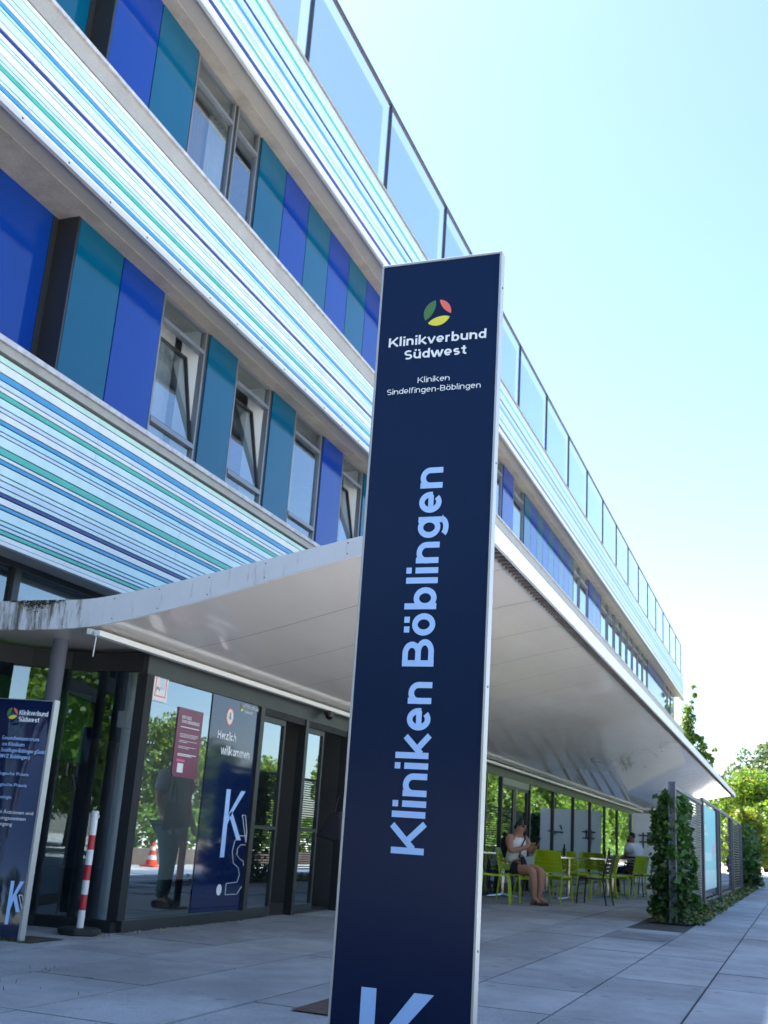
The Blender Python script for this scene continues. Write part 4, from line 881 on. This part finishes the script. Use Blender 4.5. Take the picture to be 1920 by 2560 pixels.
# ============================================================ fence, post, ivy, banner
t = thing('trellis_fence', (18.8, 1.88, 0), 'dark steel trellis fence with tall posts along the planting bed', 'fence')
def post(x, y, w=.11, d=.09, z=2.2, m='post'):
    b = MB(); b.box(x-d/2, x+d/2, y-w/2, y-w/2+.014, 0, z); b.box(x-d/2, x+d/2, y+w/2-.014, y+w/2, 0, z); b.box(x-.007, x+.007, y-w/2+.014, y+w/2-.014, 0, z); b.build('post', M[m], t)
post(18.8, 1.88, .115, .12, 2.19); post(24.6, 1.93, .09, .08, 2.22, 'pale')
for x in (25.4, 30.1, 31.0, 36.3, 37.3, 42.3, 43.2): post(x, 1.92, .1, .14, 2.22)
b = MB(); b.box(18.9, 24.6, 1.85, 1.91, 2.09, 2.15); b.box(25.4, 43.2, 1.89, 1.95, 2.22, 2.28)
for a, e in ((25.47, 30.03), (31.07, 36.23), (37.37, 42.23)): b.box(a, e, 1.89, 1.95, .06, .13)
b.build('rail', M['post'], t)
b = MB()
for z in [.2+.05*i for i in range(38)]: b.box(18.9, 24.5, 1.872, 1.888, z, z+.026)
b.build('wire_panel', M['slatd'], t); b = MB()
for i in range(9): b.box(31.1, 36.2, 1.905, 1.93, .2+.215*i, .215+.215*i)
b.build('slat_panel', M['slatd'], t); b = MB()
for i in range(26): b.box(37.4, 42.2, 1.905, 1.93, .18+.078*i, .215+.078*i)
b.build('slat_panel', M['slatd'], t)
t = thing('advert_banner', (27.7, 1.93, .33), 'aqua advertising banner stretched in the trellis fence', 'banner')
b = MB(); b.box(25.6, 29.7, 1.915, 1.925, .33, 2.16); b.build('sheet', M['aqua'], t)
b = MB()
fbn = lambda u, v: (u, 1.912, v)
def q4(a, e, z0, z1, m): b.add([fbn(a, z0), fbn(e, z0), fbn(e, z1), fbn(a, z1)], [(0, 1, 2, 3)], m)
q4(25.8, 26.6, 1.62, 1.72, 0); q4(25.8, 27.0, 1.50, 1.57, 0); q4(25.8, 28.2, .95, 1.14, 0); q4(25.62, 29.68, .34, .75, 0)
b.add([fbn(28.3, 1.05), fbn(29.2, 1.15), fbn(29.3, 1.40), fbn(28.5, 1.28)], [(0, 1, 2, 3)], 1); b.build('print', [M['aqual'], M['pink']], t)

def leaves(mb, gen, n, size, mats=1, flat=.0):
    for _ in range(n):
        p = Vector(gen()); s_ = size*random.uniform(.6, 1.35)
        a = Vector((random.gauss(0, 1), random.gauss(0, 1), random.gauss(0, .6))).normalized(); bq = a.cross(Vector((random.gauss(0, 1), random.gauss(0, 1), random.gauss(0, 1)))).normalized()
        mb.add([tuple(p-a*s_*.6), tuple(p+bq*s_*.42+a*.1*s_), tuple(p+a*s_*.65), tuple(p-bq*s_*.42+a*.1*s_)], [(0, 1, 2, 3)], random.randrange(mats) if mats > 1 else 0)
def ivy(label, x0, x1, yc, h, wb, wt, n, size, group):
    t = thing('climbing_plant', ((x0+x1)/2, yc, 0), label, 'plant', group)
    b = MB(1)
    lumps = [(random.uniform(x0, x1), random.uniform(-.25, .25), random.uniform(.1, h), random.uniform(.12, .3)) for _ in range(46)]
    def gen():
        if random.random() < .7:
            l = random.choice(lumps); d = Vector((random.gauss(0, 1), random.gauss(0, 1), random.gauss(0, 1))).normalized()*l[3]*random.random()**.4
            x, dy, z = l[0]+d.x, l[1]+d.y*.7, l[2]+d.z
        else:
            z = random.uniform(.02, h); x = random.uniform(x0-.1, x1+.1); dy = random.gauss(0, .12)
        wz = wb+(wt-wb)*min(1, max(0, z)/h)
        dy = max(-wz, min(wz, dy*wz/.3))
        return (x*U, (yc+dy)*U, max(.01, min(z, h+.08))*U)
    leaves(b, gen, n, size, 3)
    b.build('foliage', [M['ivyA'], M['ivyA'], M['ivyB']], t)
    b = MB()
    for i in range(7):
        x = random.uniform(x0+.1, x1-.1); y = yc+random.uniform(-.05, .05); b.tube([(x, y, 0), (x+random.uniform(-.1, .1), y+random.uniform(-.06, .06), h*.5), (x+random.uniform(-.3, .3), y, h*.92)], [.018, .012, .005], 5)
    b.build('stem', M['bark'], t)
ivy('dark green climbing plant bushing out around the front fence post', 18.75, 20.6, 1.97, 2.0, .40, .24, 7000, .08, 'climbing plants on the fence')
ivy('dark green climbing plant at the far end of the trellis fence', 43.6, 47.0, 1.85, 2.25, .62, .42, 4500, .13, 'climbing plants on the fence')
b = MB(1)
def gb():
    x = random.uniform(18.6, 46); return (x*U, random.uniform(1.42, 2.15)*U, abs(random.gauss(0, .05))*U)
leaves(b, gb, 4200, .055, 3); tag(b.build('ground_cover', [M['ivyA'], M['grass'], M['dry']]), kind='stuff')

# white partition with dark mark
t = thing('white_partition', (41, 4.3, 0), 'white partition wall with dark line emblem at the end of the terrace', 'partition')
b = MB(); b.box(41, 41.08, 3.25, 5.47, .02, 2.38); b.build('wall_panel', M['partw'], t)
b = MB(); x = 40.985
def ln(y0, z0, y1, z1, r=.028): b.tube([(x, y0, z0), (x, y1, z1)], r, 6)
ln(5.28, 1.62, 4.80, 1.62); ln(5.25, 1.40, 4.82, 1.40); ln(5.12, 1.72, 5.12, 1.18); ln(4.95, 1.70, 4.95, 1.40)
ln(4.1, 1.55, 3.55, 1.58); ln(4.05, 1.66, 3.98, 1.80, .02); ln(3.8, 1.55, 3.8, 1.45)
b.build('emblem', M['slatd'], t)

# black bag of the person behind the pylon
t = thing('handbag', (12.0, 5.05, .94), 'black bag carried by the person behind the sign pylon, peeking out beside its edge', 'bag')
b = MB(); b.prism([(11.93, 5.20, .98), (11.93, 5.02, 1.26), (11.93, 4.90, 1.27), (11.93, 4.86, .92)], (.16, 0, 0)); b.build('bag_body', M['bcloth'], t, bevel=.025)
b = MB(); b.tube([(12.0, 5.0, 1.25), (12.02, 4.98, 1.42), (12.04, 4.92, 1.52), (12.08, 4.88, 1.3)], .014, 6); b.build('strap', M['bcloth'], t)

# ============================================================ trees
def crown(mb, lumps, n, size, wts):
    tot = sum(l[3]**2 for l in lumps)
    for l in lumps:
        m = int(n*l[3]**2/tot)
        for _ in range(m):
            d = Vector((random.gauss(0, 1), random.gauss(0, 1), random.gauss(0, 1))).normalized(); rr = l[3]*(1-.75*random.random()**2.2)
            p = Vector(l[:3])+Vector((d.x, d.y, d.z*.8))*rr; s_ = size*random.uniform(.6, 1.4)
            a = (d+Vector((random.gauss(0, .8), random.gauss(0, .8), random.gauss(0, .8)))).normalized(); bq = a.cross(Vector((random.gauss(0, 1), random.gauss(0, 1), random.gauss(0, 1)))).normalized(); cq = a.cross(bq)
            mb.add([tuple(p-bq*s_*.6), tuple(p+cq*s_*.4), tuple(p+bq*s_*.6), tuple(p-cq*s_*.4)], [(0, 1, 2, 3)], random.choices(range(len(wts)), wts)[0])
def tree(name, label, loc, h, r, n, size, mats, wts, cat='tree', group=None, base=.28, nl=26, limbs=5, seed=1, trunk=.14, lumps=None, shape=1.0, cone=False):
    random.seed(seed)
    t = thing(name, loc, label, cat, group, k=1)
    x, y, z = loc
    if lumps is None:
        lumps = []
        for i in range(nl):
            f_ = (i+.5)/nl; zz = z+h*(base+.08+(.92-base)*f_); wv = r*math.sin(math.pi*min(.97, .18+.74*f_))**.7*shape
            if cone: wv = r*(1.06-f_)**.42
            a = random.uniform(0, 6.283); q = wv*random.uniform(.25, .85); lumps.append((x+q*math.cos(a), y+q*math.sin(a), zz-r*.1, (wv*.45+r*.07)*random.uniform(.7, 1.1) if cone else r*random.uniform(.22, .42)))
    b = MB(1); crown(b, lumps, n, size, wts); b.build('crown', mats, t)
    b = MB(1); b.tube([(x, y, z), (x+.05*h*random.uniform(-.5, .5), y, z+h*base), (x, y+.03*h, z+h*.65), (x+.02*h, y, z+h*.9)], [trunk, trunk*.75, trunk*.4, trunk*.1], 9)
    for i in range(limbs):
        l = lumps[int(i*len(lumps)/limbs)]; z0 = z+h*(base*.8+.4*i/limbs*.9); b.tube([(x, y, z0), ((x+l[0])/2, (y+l[1])/2, (z0+l[2])/2+.1), l[:3]], [trunk*.45, trunk*.3, trunk*.08], 6)
    b.build('trunk', M['bark'], t); random.seed(seed+100)
    return t
mA = [M['mapA'], M['mapB'], M['mapY']]
tree('maple_tree', 'bright yellow green maple tree beyond the far end of the fence', (92*U, 3.45*U, -.05), 7.4*U, 3.6, 22000, .18, mA, (6, 3, .5), seed=3, nl=34, base=.2)
tree('maple_tree', 'small golden tinged maple tree low behind the fence end', (84*U, 2.75*U, -.05), 4.6*U, 1.7, 7000, .13, mA, (4, 2, 2), seed=5, nl=20, base=.2)
tree('pine_tree', 'tall dark pine tree rising behind the bright maple', (118*U, 2.9*U, -.05), 12.6*U, 4.2, 17000, .30, [M['pinA'], M['pinB']], (3, 2), seed=11, nl=60, base=.12, trunk=.22, cone=True)
tree('broadleaf_tree', 'dark broadleaf tree in the far background beyond the fence', (140*U, 6.2*U, -.05), 8.5*U, 4.5, 9000, .32, mA, (2, 5, .2), seed=12, nl=26, base=.1)
tree('broadleaf_tree', 'dark broadleaf tree far back at the right edge of the pavement', (150*U, 1.5*U, -.05), 8.5*U, 4.5, 9000, .32, mA, (2, 5, .2), seed=13, nl=26, base=.06)
# slender climber at the building's end
P = lambda y, z, r: (87*U, y*87/70*U, (1.05+(z-1.05)*87/70)*U, r*.85)
tree('slender_tree', 'slender tree growing against the far end of the facade above the canopy', (87*U, 7.35*U, -.05), 13.2*U, 1.4, 3600, .19, [M['mapA'], M['mapB'], M['ivyB']], (6, 2, 1), seed=21, trunk=.12,
     lumps=[P(5.62,11.1,.22),P(5.55,10.6,.25),P(5.75,10.2,.2),P(6.0,9.7,.5),P(5.95,9.1,.6),P(6.1,8.5,.7),P(5.9,8.0,.7),P(6.2,7.4,.8),P(5.5,8.0,.3),P(5.3,7.9,.35),P(5.2,7.5,.45),P(5.35,7.0,.6),P(4.9,6.9,.4),P(4.45,7.3,.22),P(4.6,6.7,.3),P(5.0,6.2,.7),P(5.6,6.6,.9),P(6.0,5.5,1.0)])
# trees, hedge and kerb wall across the way (seen mirrored in the glazing)
protoA = tree('street_tree', 'x', (0, 0, 0), 5.0, 2.1, 6500, .17, mA, (5, 4, .2), group='street trees mirrored in the entrance glazing', seed=31, nl=26, base=.18)
protoB = tree('street_tree', 'x', (0, 0, 0), 6.4, 2.6, 7500, .20, mA, (3, 6, .1), group='street trees mirrored in the entrance glazing', seed=32, nl=28, base=.15)
random.seed(5); i = 0
for x in range(16, 160, 5):
    pr = (protoA, protoB)[i % 2]; o = pr if i < 2 else copy_tree(pr)
    sc = (.92+.16*random.random())*(3.3 if x < 34 else 3.4 if x < 46 else 4.6 if x < 64 else 6.4)/(5.0, 6.4)[i % 2]
    o.location = (x+random.uniform(-1, 1), -6.2+random.uniform(-1.2, 1.0)-(2 if x > 50 else 0), -.05); o.rotation_euler.z = random.uniform(0, 6); o.scale = (sc, sc, sc)
    o['label'] = 'green street tree across the way, seen mirrored in the glazing'; i += 1
for q_, (x, y, sc) in enumerate([(-9, -3, 1.0), (-11, 2.5, 1.1), (-13, 7, 1.2), (-8, 10.5, .9), (-16, 0, 1.2), (-12, -8, 1.2), (-15, 12, 1.2), (-6, -9, 1.0)]):
    o = copy_tree((protoA, protoB)[q_ % 2]); o.location = (x, y, -.05); o.rotation_euler.z = q_*1.3; o.scale = (sc, sc, sc); o['label'] = 'leafy tree behind the viewer, seen mirrored in the dark side glazing'; o['group'] = 'trees mirrored in the side glazing'
t = thing('hedge', (40, -3.0, 0), 'clipped hedge across the way, seen mirrored in the glazing', 'hedge', k=1)
b = MB(1)
def gh(): return (random.uniform(13, 95), -3.1+random.uniform(-.55, .55), min(1.15, abs(random.gauss(.75, .35)))+.05)
leaves(b, gh, 15000, .15, 3); b.build('foliage', [M['mapA'], M['mapB'], M['ivyB']], t)
t = tag(MB(1).box(14, 95, -2.5, -2.32, -.03, .32).build('low_wall', M['brick']), 'low brown garden wall in front of the hedge, seen mirrored', 'wall')
t = thing('traffic_cone', (20.1, -1.6, 0), 'red and white traffic cone on the sunlit paving, seen mirrored in the glass', 'cone', k=1)
x, y = 20.1, -1.6; b = MB(1); zs = [.03, .14, .23, .32, .40, .48]; rs = [.125, .1, .082, .062, .045, .028]
for i in range(5): b.tube([(x, y, zs[i]), (x, y, zs[i+1])], [rs[i], rs[i+1]], 16, i % 2, cap=(i == 4))
b.build('cone_body', [M['orange'], M['white']], t); b = MB(1); b.box(x-.17, x+.17, y-.17, y+.17, .002, .03); b.build('foot', M['orange'], t)
# far brown box on the pavement
t = thing('planter_box', (108*U, 3.45*U, 0), 'brown wooden planter box far down the sunlit pavement', 'planter', k=1)
b = MB(1); x, y = 108*U, 3.55*U; b.box(x, x+.8, y-.42, y+.42, .06, .92); b.box(x-.04, x+.84, y-.46, y+.46, .92, 1.0)
for a in (.08, .64):
    for e in (-.36, .28): b.box(x+a, x+a+.08, y+e, y+e+.08, -.03, .06)
b.build('planter_wall', M['brownb'], t); b = MB(1); leaves(b, lambda: (x+.4+random.gauss(0, .25), y+random.gauss(0, .2), 1.02+abs(random.gauss(0, .1))), 300, .09); b.build('plant', M['mapB'], t)
# weeds, stones and dry leaves
b = MB(1); random.seed(9)
for (cx_, cy_, n, sp) in [(8.02, 6.25, 60, .10), (8.02, 6.05, 40, .07), (6.0, 4.9, 24, .35), (9.5, 6.0, 26, .18), (6.8, 5.0, 14, .2)]:
    for _ in range(n):
        x = (cx_+random.gauss(0, sp*.5))*U; y = (cy_+random.gauss(0, sp))*U; a = random.uniform(0, 6.28); h = random.uniform(.008, .028); w = .003; dx, dy = math.cos(a), math.sin(a)
        b.add([(x-w*dy, y+w*dx, .0), (x+w*dy, y-w*dx, .0), (x+dx*h*.6, y+dy*h*.6, h)], [(0, 1, 2)])
tag(b.build('weeds', M['grass']), kind='stuff')
b = MB(1)
for _ in range(240):
    x = random.uniform(8.9, 12.0)*U; y = (5.98-abs(random.gauss(0, .06)))*U; r = random.uniform(.004, .016)
    b.add([(x-r, y-r*.5, .006), (x+r, y-r*.6, .006), (x+r*.6, y+r, .006), (x, y, .006+r*.7)], [(0, 1, 3), (1, 2, 3), (2, 0, 3)], random.randrange(2))
for _ in range(170):
    x = random.uniform(4.5, 20)*U; y = random.choice(rows[3:11])*U+random.gauss(0, .05); r = random.uniform(.003, .011)
    b.add([(x-r, y-r*.5, .0065), (x+r, y-r*.6, .0065), (x+r*.6, y+r, .0065), (x, y, .0065+r*.5)], [(0, 1, 3), (1, 2, 3), (2, 0, 3)], 0)
tag(b.build('leaf_litter', [M['dry'], M['slab2']]), kind='stuff')
g = MB(); g.quad((8.0,5.97,.0065),(8.5,5.97,.0065),(8.45,6.3,.0065),(8.0,6.5,.0065)); struct(g, 'soil_strip', M['soil'])
